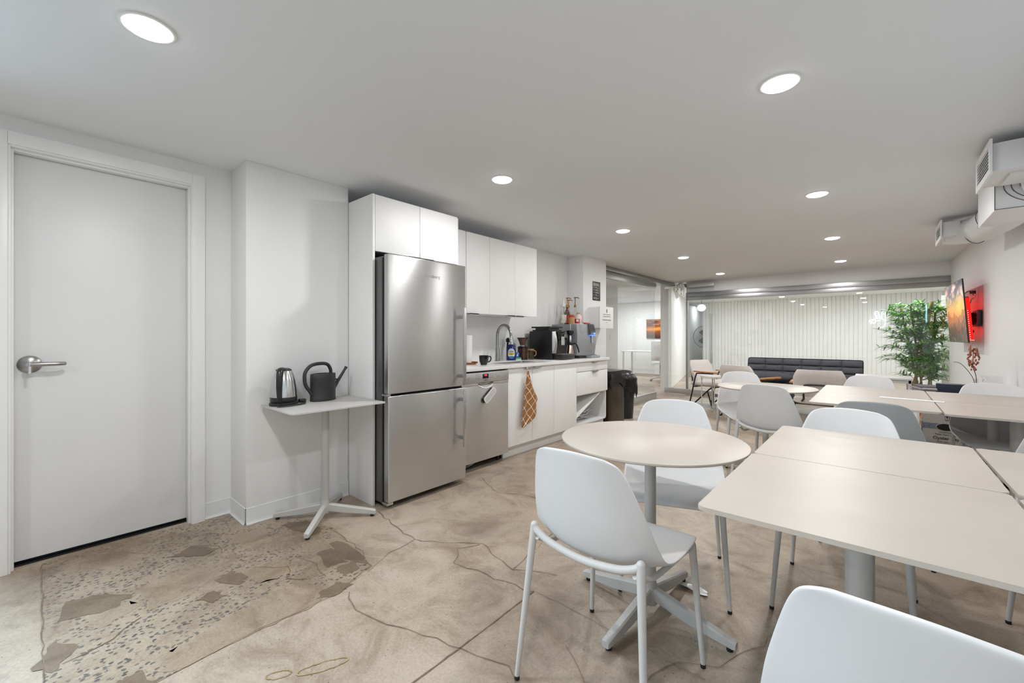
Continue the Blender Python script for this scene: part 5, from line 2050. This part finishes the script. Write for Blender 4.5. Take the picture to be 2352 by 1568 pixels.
b.prism(rrect(0.355, 0.435, 0.03), 0.665, 0.715, bev=0.006)
b.build('lid', BLACKP, t)
b = MB()
b.grid(bag_skirt(rect_pt(0.35, 0.43), 0.46, 0.68, 2, 48, 0.008), True)
b.build('liner', BAGM, t, recalc=True)
t = thing('round_top_bin', 'black waste bin with a domed lid and drooping liner behind the rectangular one', 'bin', (-2.82, 5.74, 0))
b = MB()
b.lathe([(0.0, 0.0), (0.135, 0.0), (0.17, 0.58), (0.0, 0.58)], n=32)
b.build('bin_body', BLACKP, t)
b = MB()
b.lathe([(0.185, 0.565), (0.187, 0.58), (0.16, 0.64), (0.10, 0.685), (0.0, 0.70)], n=32)
b.build('lid', M('charcoal_lid', (0.028, 0.027, 0.027), 0.3, var=0.1), t)
b = MB()
b.grid(bag_skirt(lambda k: (0.178 * math.cos(2 * PI * k), 0.178 * math.sin(2 * PI * k)), 0.28, 0.58, 5, 48, 0.012), True)
b.build('liner', BAGM, t, recalc=True)

# ------------------------------------------------------------------ television on its arm
t = thing('television', 'wall-mounted flat television showing a sunset over mountains, red glow behind', 'television', (0.692, 7.295, 1.462), 0)
# local frame: s along the screen (far to near), up, normal to the room (-X)
sdir = Vector((0.032, -1.19, 0)).normalized()
ndir = Vector((-1.19, -0.032, 0)).normalized()
tilt = R(4)
up_ = (Vector((0, 0, 1)) * math.cos(tilt) + ndir * math.sin(tilt)).normalized()
nn = sdir.cross(up_).normalized()
if nn.x > 0: nn = -nn
TM = Matrix(((sdir.x, up_.x, nn.x, 0), (sdir.y, up_.y, nn.y, 0), (sdir.z, up_.z, nn.z, 0), (0, 0, 0, 1)))
HW, HH = 0.598, 0.352
b = MB()
b.obox(TM @ Matrix.Translation((0, 0, -0.008)), HW * 2, HH * 2, 0.012, 0.002)
b.build('panel', BLACKP, t)
b = MB()
b.obox(TM @ Matrix.Translation((0.0, -0.09, -0.032)), HW * 2 - 0.12, HH * 2 - 0.22, 0.036, 0.006)
b.build('rear_housing', BLACKP, t)
# picture: layered ridges under a burning cloudy sky
NXP, NYP = 150, 92
bm = bmesh.new()
cl = bm.loops.layers.float_color.new('Col')
def mixc(a, c, k):
    k = max(0, min(1, k))
    return tuple(x + (y - x) * k for x, y in zip(a, c))
def picture(u, v):
    sky = mixc(hexc('e8833a'), hexc('f0b060'), (v - 0.42) / 0.15) if v < 0.57 else mixc(hexc('f0b060'), hexc('6f5a63'), (v - 0.57) / 0.22)
    sun = math.exp(-(((u - 0.80) / 0.22) ** 2 + ((v - 0.60) / 0.14) ** 2))
    sky = mixc(sky, hexc('ffd267'), sun * 0.9)
    n1 = noise.fractal(Vector((u * 3.2 + 2, v * 6.0 - u * 2.5, 1.3)), 1.0, 2.0, 5)
    n2 = noise.fractal(Vector((u * 5 - v * 3, v * 9 + 4, 7.7)), 1.0, 2.0, 4)
    ck = (v - 0.5) / 0.3
    if v > 0.5:
        sky = mixc(sky, hexc('4d4653'), max(0, n1 * 1.6 + 0.15) * min(1, ck))
        sky = mixc(sky, hexc('e9b09a'), max(0, n2 * 1.5 - 0.05) * min(1, ck) * 0.9)
        sky = mixc(sky, hexc('f2d5c4'), max(0, n1 * n2 * 3) * min(1, ck))
    c = sky
    for base, amp, f_, s_, cc in ((0.46, 0.11, 3.0, 11, 'b5683c'), (0.36, 0.12, 4.2, 23, '7a4630'), (0.25, 0.10, 5.0, 37, '4a3324'), (0.12, 0.07, 7.0, 51, '241c12')):
        r_ = base + amp * (abs(noise.fractal(Vector((u * f_, s_, 0.5)), 1.0, 2.0, 5)) * 2.0 - 0.45)
        if v < r_:
            c = mixc(hexc(cc), c, 0.25 * (1 - min(1, (r_ - v) / 0.2)))
            c = mixc(c, mixc(hexc('c9763f'), c, 0.3), max(0, noise.fractal(Vector((u * 12, v * 12, s_)), 1.0, 2.0, 3)) * 0.5)
    return c
gv = [[bm.verts.new(TM @ Vector((-HW + 0.006 + (2 * HW - 0.012) * i / NXP, -HH + 0.006 + (2 * HH - 0.012) * j / NYP, -0.0012))) for i in range(NXP + 1)] for j in range(NYP + 1)]
for j in range(NYP):
    for i in range(NXP):
        f = bm.faces.new((gv[j][i], gv[j][i + 1], gv[j + 1][i + 1], gv[j + 1][i]))
        for lp, (a, c) in zip(f.loops, ((i, j), (i + 1, j), (i + 1, j + 1), (i, j + 1))):
            lp[cl] = (*picture(a / NXP, c / NYP), 1)
me = bpy.data.meshes.new('screen')
bm.to_mesh(me); bm.free()
sm_ = bpy.data.materials.new('screen_picture')
sm_.use_nodes = True
N, L = nt(sm_)
ca = N.new('ShaderNodeVertexColor'); ca.layer_name = 'Col'
p = N['Principled BSDF']
p.inputs['Base Color'].default_value = (0.01, 0.01, 0.01, 1); p.inputs['Roughness'].default_value = 0.25
L.new(ca.outputs['Color'], p.inputs['Emission Color']); p.inputs['Emission Strength'].default_value = 2.3
me.materials.append(sm_)
o = bpy.data.objects.new('screen', me); col.objects.link(o); o.parent = t
b = MB()
random.seed(1)
LEDM = emis('red_led', (1.0, 0.10, 0.08), 22.0)
REDG = emis('red_led_strip', (1.0, 0.015, 0.012), 2.6)
b.obox(TM @ Matrix.Translation((HW - 0.062, -0.09, -0.0515)), 0.012, HH * 2 - 0.24, 0.003)
b.obox(TM @ Matrix.Translation((HW - 0.0585, -0.09, -0.035)), 0.003, HH * 2 - 0.24, 0.034)
b.obox(TM @ Matrix.Translation((0.0, HH - 0.03, -0.0155)), HW * 2 - 0.06, 0.008, 0.003)
b.obox(TM @ Matrix.Translation((0.0, -HH + 0.03, -0.0155)), HW * 2 - 0.06, 0.008, 0.003)
b.obox(TM @ Matrix.Translation((-HW + 0.03, 0.0, -0.0155)), 0.008, HH * 2 - 0.06, 0.003)
strip = b.build('led_strip', REDG, t)
b = MB()
for k in range(14):
    b.obox(TM @ Matrix.Translation((HW - 0.056, -HH + 0.04 + 0.024 * k, -0.03)), 0.004, 0.007, 0.007)
for k in range(4):
    b.obox(TM @ Matrix.Translation((HW - 0.06, -HH + 0.026, -0.018 - 0.012 * k)), 0.006, 0.006, 0.006)
b.build('led', LEDM, strip)
lo = lamp('television_backlight', (0, 0, 0), 3.0, 0.9, (1.0, 0.04, 0.04), parent=t, shape='RECTANGLE', size_y=0.5)
lo.rotation_euler = TM.to_3x3().to_euler()
lo.location = TM @ Vector((0.0, -0.05, -0.056))
# wall arm
b = MB()
xw = wx(7.0) - 0.692
for (y0, y1, z0, z1) in ((-0.46, -0.38, -0.17, 0.01), (-0.20, -0.12, -0.17, 0.01), (-0.38, -0.20, -0.17, -0.125), (-0.38, -0.20, -0.035, 0.01)):
    b.box(xw - 0.035, xw - 0.004, y0, y1, z0, z1, 0.003)
b.build('wall_arm', BLACKM, t)
b = MB()
b.box(0.062, xw - 0.03, -0.22, -0.12, -0.15, -0.01, 0.003)
b.build('tilt_bracket', BLACKM, t)
b = MB()
b.tube([(0.04, -0.40, 0.20), (0.07, -0.36, 0.225), (0.10, -0.28, 0.23), (0.13, -0.18, 0.19)], 0.004, 6, 6)
b.build('cable', BLACKP, t)
b = MB()
b.tube([(0.03, -0.42, 0.06), (0.08, -0.36, 0.085), (0.10, -0.28, 0.13), (0.13, -0.18, 0.16)], 0.004, 6, 6)
b.build('cable', BLACKP, t)
b = MB()
b.tube([(0.08, -0.22, -0.14), (0.10, -0.25, -0.20), (0.12, -0.28, -0.22), (0.10, -0.28, -0.27)], 0.005, 6, 6)
b.build('cable', BLACKP, t)
t = thing('wall_outlet', 'white power outlet with a black plug on the right wall behind the television', 'outlet', (wx(7.12), 7.12, 1.65))
b = MB()
b.box(-0.012, 0.0, -0.04, 0.04, -0.085, 0.085, 0.003)
b.build('plate', PAPER, t)
b = MB()
b.box(-0.06, -0.012, -0.015, 0.02, 0.02, 0.055, 0.004)
b.build('plug', BLACKP, t)
t = thing('leaning_board', 'white board standing behind the bamboo leaves in the far right corner', 'board', (0.86, 9.98, 0))
b = MB()
b.box(-0.07, 0.10, -0.02, 0.02, 0.0, 1.86, 0.004)
b.build('sheet', PAPER, t)

# ------------------------------------------------------------------ air ducts
DUCT = M('painted_duct', (0.78, 0.78, 0.78), 0.45, var=0.02)
SEAM = M('duct_seam_shadow', (0.10, 0.10, 0.10), 0.7, var=0)
t = thing('air_duct', 'white painted round and square ventilation duct run along the right wall ceiling', 'air duct', (0.72, 4.2, 2.1))
b = MB()
b.tube([(0.80, 0.6, 2.09), (0.80, 2.0, 2.09), (0.785, 3.5, 2.09), (0.78, 3.93, 2.09)], 0.145, 36)
b.box(0.545, 0.94, 3.55, 3.78, 2.068, 2.24, 0.004)
b.build('main_pipe', DUCT, t, world=True)
b = MB()
b.box(0.54, 0.885, 3.88, 4.44, 1.955, 2.235, 0.006)
b.box(0.535, 0.888, 3.872, 3.89, 1.95, 2.24, 0.003)
b.box(0.535, 0.885, 4.43, 4.448, 1.95, 2.24, 0.003)
b.build('junction_box', DUCT, t, world=True)
b = MB()
for r_ in (0.15, 0.185, 0.215):
    b.tube([(0.785 + r_ * math.cos(R(a)), 3.8705, 2.09 + r_ * math.sin(R(a)) * 0.62) for a in range(180, 361, 10)], 0.0022, 6)
b.box(0.5335, 0.5365, 3.868, 3.8725, 1.95, 2.24)
b.box(0.5335, 0.885, 3.868, 3.8725, 1.9485, 1.9515)
b.build('seam', SEAM, t, world=True)
b = MB()
b.box(0.5335, 0.5365, 4.447, 4.4495, 1.95, 2.24)
b.build('seam', SEAM, t, world=True)
b = MB()
b.tube([(0.715, 4.44, 2.10), (0.715, 4.75, 2.105), (0.71, 5.15, 2.12), (0.69, 5.45, 2.13), (0.62, 5.64, 2.14), (0.52, 5.72, 2.15), (0.47, 5.735, 2.155)], lambda k: 0.135 - 0.035 * k, 32, 6)
b.build('elbow', DUCT, t, world=True)
b = MB()
for (x, y, r_, yaw) in ((0.712, 4.95, 0.129, 0.0), (0.66, 5.56, 0.115, 40)):
    b.tube([(x + r_ * math.cos(a) * math.cos(R(yaw)), y + r_ * math.cos(a) * math.sin(R(yaw)), 2.125 + r_ * math.sin(a)) for a in [2 * PI * k / 32 for k in range(32)]], 0.003, 6, closed=True)
b.build('clamp_ring', SEAM, t, world=True)
def register(label, y0, y1, z0, z1, xf, xb, n):
    t = thing('air_register', label, 'air vent', (xf, (y0 + y1) / 2, (z0 + z1) / 2), 0, 'white air registers')
    b = MB()
    b.box(xf + 0.016, xb, y0 + 0.035, y1 - 0.035, z0 + 0.022, z1 - 0.018, 0.004)
    b.build('duct_box', DUCT, t, world=True)
    b = MB()
    fr = 0.034
    b.box(xf, xf + 0.012, y0, y0 + fr, z0, z1, 0.002)
    b.box(xf, xf + 0.012, y1 - fr, y1, z0, z1, 0.002)
    b.box(xf, xf + 0.012, y0 + fr, y1 - fr, z0, z0 + fr, 0.002)
    b.box(xf, xf + 0.012, y0 + fr, y1 - fr, z1 - fr, z1, 0.002)
    b.build('frame', TRIM, t, world=True)
    b = MB()
    b.box(xf + 0.0125, xf + 0.0145, y0 + fr, y1 - fr, z0 + fr, z1 - fr)
    b.build('opening', SEAM, t, world=True)
    for k in range(n):
        z = z0 + fr + (z1 - z0 - 2 * fr) * (k + 0.5) / n
        b = MB()
        b.obox(Matrix.Translation((xf + 0.006, (y0 + y1) / 2, z)) @ Matrix.Rotation(R(-52), 4, 'Y'), 0.010, y1 - y0 - 2 * fr, 0.0022)
        b.build('louver', TRIM, t, world=True)
register('white louvred air register nearer to the viewer on the square duct at top right', 3.43, 3.86, 2.06, 2.252, 0.455, 0.80, 7)
register('white louvred air register farther away at the end of the bent duct', 5.51, 5.96, 2.078, 2.25, 0.43, 0.56, 5)

# ------------------------------------------------------------------ bamboo plant behind the rear glass
t = thing('bamboo_plant', 'tall artificial bamboo plant with dense green leaves behind the rear glass', 'plant', (0.46, 9.44, 0))
b = MB()
b.lathe([(0.0, 0.0), (0.15, 0.0), (0.18, 0.30), (0.165, 0.30), (0.16, 0.27), (0.0, 0.27)], n=32)
b.build('pot', M('white_pot', (0.7, 0.7, 0.68), 0.4, var=0.03), t)
CANE = M('bamboo_cane', hexc('7d6a37'), 0.5, var=0.25, scale=12)
random.seed(22)
canes = []
for cx_, cy_, h_, r_ in ((-0.05, 0.0, 1.72, 0.021), (0.05, -0.04, 1.70, 0.014), (0.10, 0.03, 1.66, 0.013), (0.17, -0.02, 1.55, 0.013), (0.02, 0.05, 1.35, 0.010), (-0.11, 0.03, 1.25, 0.010), (0.21, 0.03, 1.3, 0.010)):
    b = MB()
    lx, ly = random.uniform(-.05, .05), random.uniform(-.05, .05)
    pts = [(cx_ * 0.8 + lx * (z / h_), cy_ + ly * (z / h_), 0.27 + (h_ - 0.27) * z / 8) for z in range(9)]
    b.tube(pts, r_, 12)
    for p_ in pts[1:]:
        b.cyl((p_[0], p_[1], p_[2] - 0.004), (p_[0], p_[1], p_[2] + 0.004), r_ * 1.18, n=12)
    b.build('stem', CANE, t)
    canes.append(pts)
LEAF = M('bamboo_leaf', hexc('76b94e'), 0.45, var=0.45, scale=9)
LEAF2 = M('bamboo_leaf_dark', hexc('529448'), 0.45, var=0.4, scale=9)
LEAF3 = M('bamboo_leaf_light', hexc('a3c765'), 0.45, var=0.3, scale=9)
b = MB()
tw = MB()
def leaf(p, d, l, w_):
    d = d.normalized()
    s_ = d.cross(Vector((random.uniform(-.3, .3), random.uniform(-.3, .3), 1))).normalized()
    n_ = s_.cross(d).normalized()
    pts = []
    for k, (f_, ww) in enumerate(((0, 0.15), (0.3, 1.0), (0.65, 0.75), (1.0, 0.02))):
        c = p + d * l * f_ - Vector((0, 0, 1)) * l * 0.32 * f_ * f_
        pts.append((c - s_ * w_ * ww + n_ * w_ * 0.3 * ww, c, c + s_ * w_ * ww + n_ * w_ * 0.3 * ww))
    bmv = [[b.bm.verts.new(q) for q in r] for r in pts]
    mi = random.choice((0, 0, 1, 1, 2))
    for A, B in zip(bmv, bmv[1:]):
        for j in range(2):
            f = b.bm.faces.new((A[j], A[j + 1], B[j + 1], B[j]))
            f.material_index = mi
            f.smooth = True
def spray(o_, d, l, n_):
    pts = [o_ + d * l * k / 5 - Vector((0, 0, 1)) * 0.10 * l * (k / 5) ** 2 for k in range(6)]
    tw.tube(pts, 0.0028, 5)
    for q in range(n_):
        f_ = random.uniform(0.3, 1.0)
        p_ = o_ + d * l * f_ - Vector((0, 0, 1)) * 0.10 * l * f_ * f_
        a = random.uniform(0, 2 * PI)
        dd = (d * random.uniform(0.3, 1.1) + Vector((math.cos(a), math.sin(a), random.uniform(-0.35, 0.75))))
        leaf(p_, dd, random.uniform(0.09, 0.17), random.uniform(0.0085, 0.013))
for k in range(240):
    c = random.choice(canes[:5])
    z = random.uniform(0.46, 1.66)
    i = (z - 0.27) / (1.7 - 0.27) * 8
    i0 = min(7, int(i))
    p_ = Vector(c[i0]).lerp(Vector(c[i0 + 1]), i - i0)
    p_.z = min(z, c[-1][2])
    a = random.uniform(0, 2 * PI)
    ln = random.uniform(0.14, 0.30) * (1.15 if z < 1.3 else 0.9)
    spray(p_, Vector((math.cos(a), math.sin(a) * 0.7, random.uniform(0.15, 0.7))).normalized(), ln, random.randint(14, 20))
for (z, dx, dz, ln) in ((1.18, -1, 0.35, 0.50), (1.02, -1, 0.05, 0.46), (0.92, -1, -0.1, 0.42), (1.28, 1, 0.3, 0.40), (1.08, 1, 0.2, 0.40), (0.85, -0.9, -0.05, 0.36), (0.9, 0.9, 0.0, 0.36)):
    spray(Vector((0, 0, z)), Vector((dx, random.uniform(-.3, .1), dz)).normalized(), ln, 26)
b.build('foliage', [LEAF, LEAF2, LEAF3], t, kind='stuff', angle=180)
tw.build('twigs', CANE, t, kind='stuff')

# ------------------------------------------------------------------ neon signs
def neon(name, label, loc, rz, strokes, s_, colr, strength, backing=None, rad=0.007):
    t = thing(name, label, 'neon sign', loc, rz)
    b = MB()
    for st_ in strokes:
        b.tube([(x * s_, -0.03, z * s_) for x, z in st_], rad, 8, 4)
    b.build('tube', emis(name + '_glow', colr, strength), t)
    b = MB()
    if backing:
        b.box(*backing)
        b.build('backing', M('navy_acrylic', hexc('0d2b4a'), 0.2, var=0), t)
    else:
        for x, z in ((-0.25, 0.1), (0.22, 0.1), (0.1, -0.42)):
            b.cyl((x * s_, -0.03, z * s_), (x * s_, 0.056, z * s_), 0.006, n=8)
        b.build('standoff', GLASSC, t)
    return t
HAND = [[(-0.12, 0.12), (-0.2, 0.30), (-0.21, 0.46), (-0.13, 0.50), (-0.06, 0.44), (0.0, 0.22), (0.02, 0.10)],
        [(0.10, 0.06), (0.10, 0.30), (0.13, 0.46), (0.21, 0.50), (0.28, 0.44), (0.28, 0.2), (0.28, -0.1), (0.27, -0.30), (0.18, -0.46), (0.02, -0.48)],
        [(0.26, -0.10), (0.12, 0.02), (-0.10, 0.08), (-0.22, 0.02), (-0.14, -0.08), (0.04, -0.06)],
        [(-0.18, 0.02), (-0.38, 0.0), (-0.46, -0.08), (-0.40, -0.22), (-0.36, -0.27)],
        [(-0.30, -0.02), (-0.36, -0.14), (-0.28, -0.24), (-0.20, -0.18), (-0.16, -0.08)],
        [(-0.22, 0.36), (-0.12, 0.38)], [(-0.17, 0.24), (-0.08, 0.26)], [(0.16, 0.34), (0.22, 0.34)]]
neon('peace_neon', 'white neon sign of a hand making a peace sign on the white slats', (0.02, 14.52, 1.62), 0, HAND, 0.42, (0.93, 0.97, 1.0), 5.0)
UPH = [[(-0.06, 0.0), (-0.10, 0.30), (-0.09, 0.48), (0.0, 0.5), (0.03, 0.4), (0.0, 0.2), (0.02, 0.05)],
       [(-0.06, 0.0), (-0.04, -0.2), (0.0, -0.36), (0.12, -0.4)], [(0.02, 0.05), (0.14, 0.08), (0.2, -0.05), (0.16, -0.2), (0.2, -0.32)],
       [(0.02, -0.08), (0.10, -0.1), (0.12, -0.22), (0.04, -0.24)]]
neon('pointing_neon', 'blue neon pointing hand on a navy panel, seen mirrored in the rear glass', (wx(2.4) - 0.02, 2.4, 1.75), R(-90), UPH, 0.5, (0.45, 0.85, 1.0), 26.0, (-0.16, 0.16, -0.01, 0.01, -0.30, 0.30), 0.012)

# ------------------------------------------------------------------ things seen in the rooms behind
t = thing('pedestal_fan', 'black wire-caged fan partly hidden at the edge of the white slats', 'fan', (-4.42, 15.0, 0))
b = MB()
for k in range(36):
    a = 2 * PI * k / 36
    b.tube([(0.05 * math.cos(a), -0.10, 1.17 + 0.05 * math.sin(a)), (0.2 * math.cos(a + 0.2), -0.10, 1.17 + 0.2 * math.sin(a + 0.2)), (0.36 * math.cos(a + 0.35), -0.03, 1.17 + 0.36 * math.sin(a + 0.35))], 0.004, 5, 3)
b.tube([(0.36 * math.cos(a), -0.03, 1.17 + 0.36 * math.sin(a)) for a in [2 * PI * k / 40 for k in range(40)]], 0.008, 6, closed=True)
b.build('cage', BLACKM, t)
b = MB()
for k in range(3):
    a = 2 * PI * k / 3
    rows = [[Vector((r_ * math.cos(a + w_), -0.02 + 0.05 * w_, 1.17 + r_ * math.sin(a + w_))) for w_ in (-0.5, -0.2, 0.1, 0.4)] for r_ in (0.05, 0.12, 0.19, 0.24)]
    b.grid(rows)
b.sphere((0, -0.03, 1.17), 0.06, n=14)
b.build('blades', M('fan_blade', hexc('6f7f78'), 0.4, var=0.05), t)
b = MB()
b.cyl((0, 0.05, 1.17), (0, 0.05, 0.03), 0.016, n=12)
b.cyl((0, -0.03, 1.17), (0, 0.10, 1.17), 0.05, n=14)
b.cyl((0, 0.05, 0), (0, 0.05, 0.03), 0.22, n=28)
b.build('stand', BLACKM, t)
t = thing('globe_lamp', 'glowing white globe lamp hanging in the room behind the glass door', 'pendant lamp', (-3.92, 13.0, 2.02))
b = MB()
b.sphere((0, 0, 0), 0.12, 1, 1, 0.85, 24)
b.build('globe', emis('globe_glow', (1, 0.98, 0.95), 4.5), t)
b = MB()
b.cyl((0, 0, 0.09), (0, 0, H - 2.021), 0.006, n=8)
b.build('cord', BLACKP, t)
t = thing('reflection_ribbons', 'white curled ribbons standing in for a reflection at the ceiling corner by the glass door', 'ornament', (-3.02, 8.62, 2.10))
b = MB()  # curled strips added in place of a pale reflection in the glass
random.seed(31)
RB = M('white_ribbon', (0.85, 0.85, 0.85), 0.4, var=0.02)
for k in range(16):
    a0 = random.uniform(0, 2 * PI)
    ln = random.uniform(0.10, 0.30)
    rows = []
    for q in range(9):
        v = q / 8
        c_ = Vector((0.10 * math.cos(a0) * math.sin(v * 2.2), 0.08 * math.sin(a0) * math.sin(v * 2.2), 0.15 - ln * v + 0.03 * math.sin(v * 7 + a0)))
        s_ = Vector((-math.sin(a0 + v * 3), math.cos(a0 + v * 3), 0)) * 0.016
        rows.append([c_ - s_, c_ + s_])
    b.grid(rows)
b.cyl((0, 0, 0.14), (0, 0, H - 2.101), 0.004, n=6)
b.build('ribbons', RB, t, kind='stuff')
t = thing('sunset_picture', 'sunset picture screen glimpsed through the gap beside the left glass', 'picture', (-5.22, 12.98, 1.42))
b = MB()
b.box(-0.36, 0.36, -0.02, 0.015, -0.30, 0.30, 0.003)
b.build('frame', BLACKP, t)
bm = bmesh.new()
cl = bm.loops.layers.float_color.new('Col')
gv = [[bm.verts.new((-0.35 + 0.70 * i / 40, -0.0215, -0.29 + 0.58 * j / 40)) for i in range(41)] for j in range(41)]
for j in range(40):
    for i in range(40):
        f = bm.faces.new((gv[j][i], gv[j][i + 1], gv[j + 1][i + 1], gv[j + 1][i]))
        for lp, (a, c) in zip(f.loops, ((i, j), (i + 1, j), (i + 1, j + 1), (i, j + 1))):
            u, v = a / 40, c / 40
            n1 = noise.fractal(Vector((u * 2 + 5, v * 7 + u, 2)), 1.0, 2.0, 4)
            q = v + 0.06 * n1
            if q < 0.38: c_ = mixc(hexc('2a1a12'), hexc('9a5226'), q / 0.38)
            elif q < 0.52: c_ = mixc(hexc('c96a1f'), hexc('ffb13d'), (q - 0.38) / 0.14)
            elif q < 0.7: c_ = mixc(hexc('e0782c'), hexc('5a3030'), (q - 0.52) / 0.18)
            else: c_ = mixc(hexc('6b3a34'), hexc('d9905a'), max(0, n1 + 0.4))
            lp[cl] = (*c_, 1)
me = bpy.data.meshes.new('image')
bm.to_mesh(me); bm.free()
me.materials.append(sm_)
o = bpy.data.objects.new('image', me); col.objects.link(o); o.parent = t
t = thing('office_chair', 'white office chair glimpsed in the gap beside the left glass', 'chair', (-4.35, 11.0, 0), R(20))
WH = M('white_mesh', (0.72, 0.73, 0.74), 0.5, var=0.03)
b = MB()
b.prism(rrect(0.46, 0.46, 0.1), 0.44, 0.50, bev=0.015)
b.build('seat', WH, t)
b = MB()
b.grid([[Vector((-0.22 + 0.44 * i / 8, -0.22 - 0.08 * v + 0.05 * ((i - 4) / 4) ** 2, 0.55 + 0.5 * v)) for i in range(9)] for v in (0, 0.25, 0.5, 0.75, 1.0)])
o = b.build('backrest', WH, t)
s = o.modifiers.new('thick', 'SOLIDIFY'); s.thickness = 0.03
b = MB()
b.cyl((0, 0, 0.08), (0, 0, 0.44), 0.025, n=12)
b.tube([(0, -0.1, 0.44), (0, -0.24, 0.46), (0, -0.27, 0.62)], 0.018, 8, 4)
for k in range(5):
    a = 2 * PI * k / 5
    b.tube([(0, 0, 0.11), (0.28 * math.cos(a), 0.28 * math.sin(a), 0.07)], 0.016, 8)
b.build('base', LEGMET, t)
for k in range(5):
    a = 2 * PI * k / 5
    b = MB()
    b.sphere((0.28 * math.cos(a), 0.28 * math.sin(a), 0.03), 0.03, n=10)
    b.build('caster', BLACKP, t)
t = thing('work_desk', 'white work desk under the sunset picture beyond the gap', 'desk', (-5.2, 12.2, 0))
b = MB()
b.box(-0.7, 0.7, -0.35, 0.35, 0.72, 0.75, 0.003)
b.build('desktop', WH, t)
for x in (-0.65, 0.65):
    for y in (-0.3, 0.3):
        b = MB()
        b.box(x - 0.02, x + 0.02, y - 0.02, y + 0.02, 0, 0.72)
        b.build('leg', LEGMET, t)

# ------------------------------------------------------------------ view
sc.view_settings.view_transform = 'Standard'
sc.view_settings.look = 'None'
sc.view_settings.gamma = 1.0
sc.view_settings.use_curve_mapping = False
sc.view_settings.exposure = -1.12
sc.cycles.use_denoising = True
sc.cycles.max_bounces = 12
sc.cycles.diffuse_bounces = 6
sc.cycles.glossy_bounces = 6
sc.cycles.transparent_max_bounces = 16
sc.cycles.sample_clamp_indirect = 6.0
sc.cycles.caustics_reflective = False
sc.cycles.caustics_refractive = False
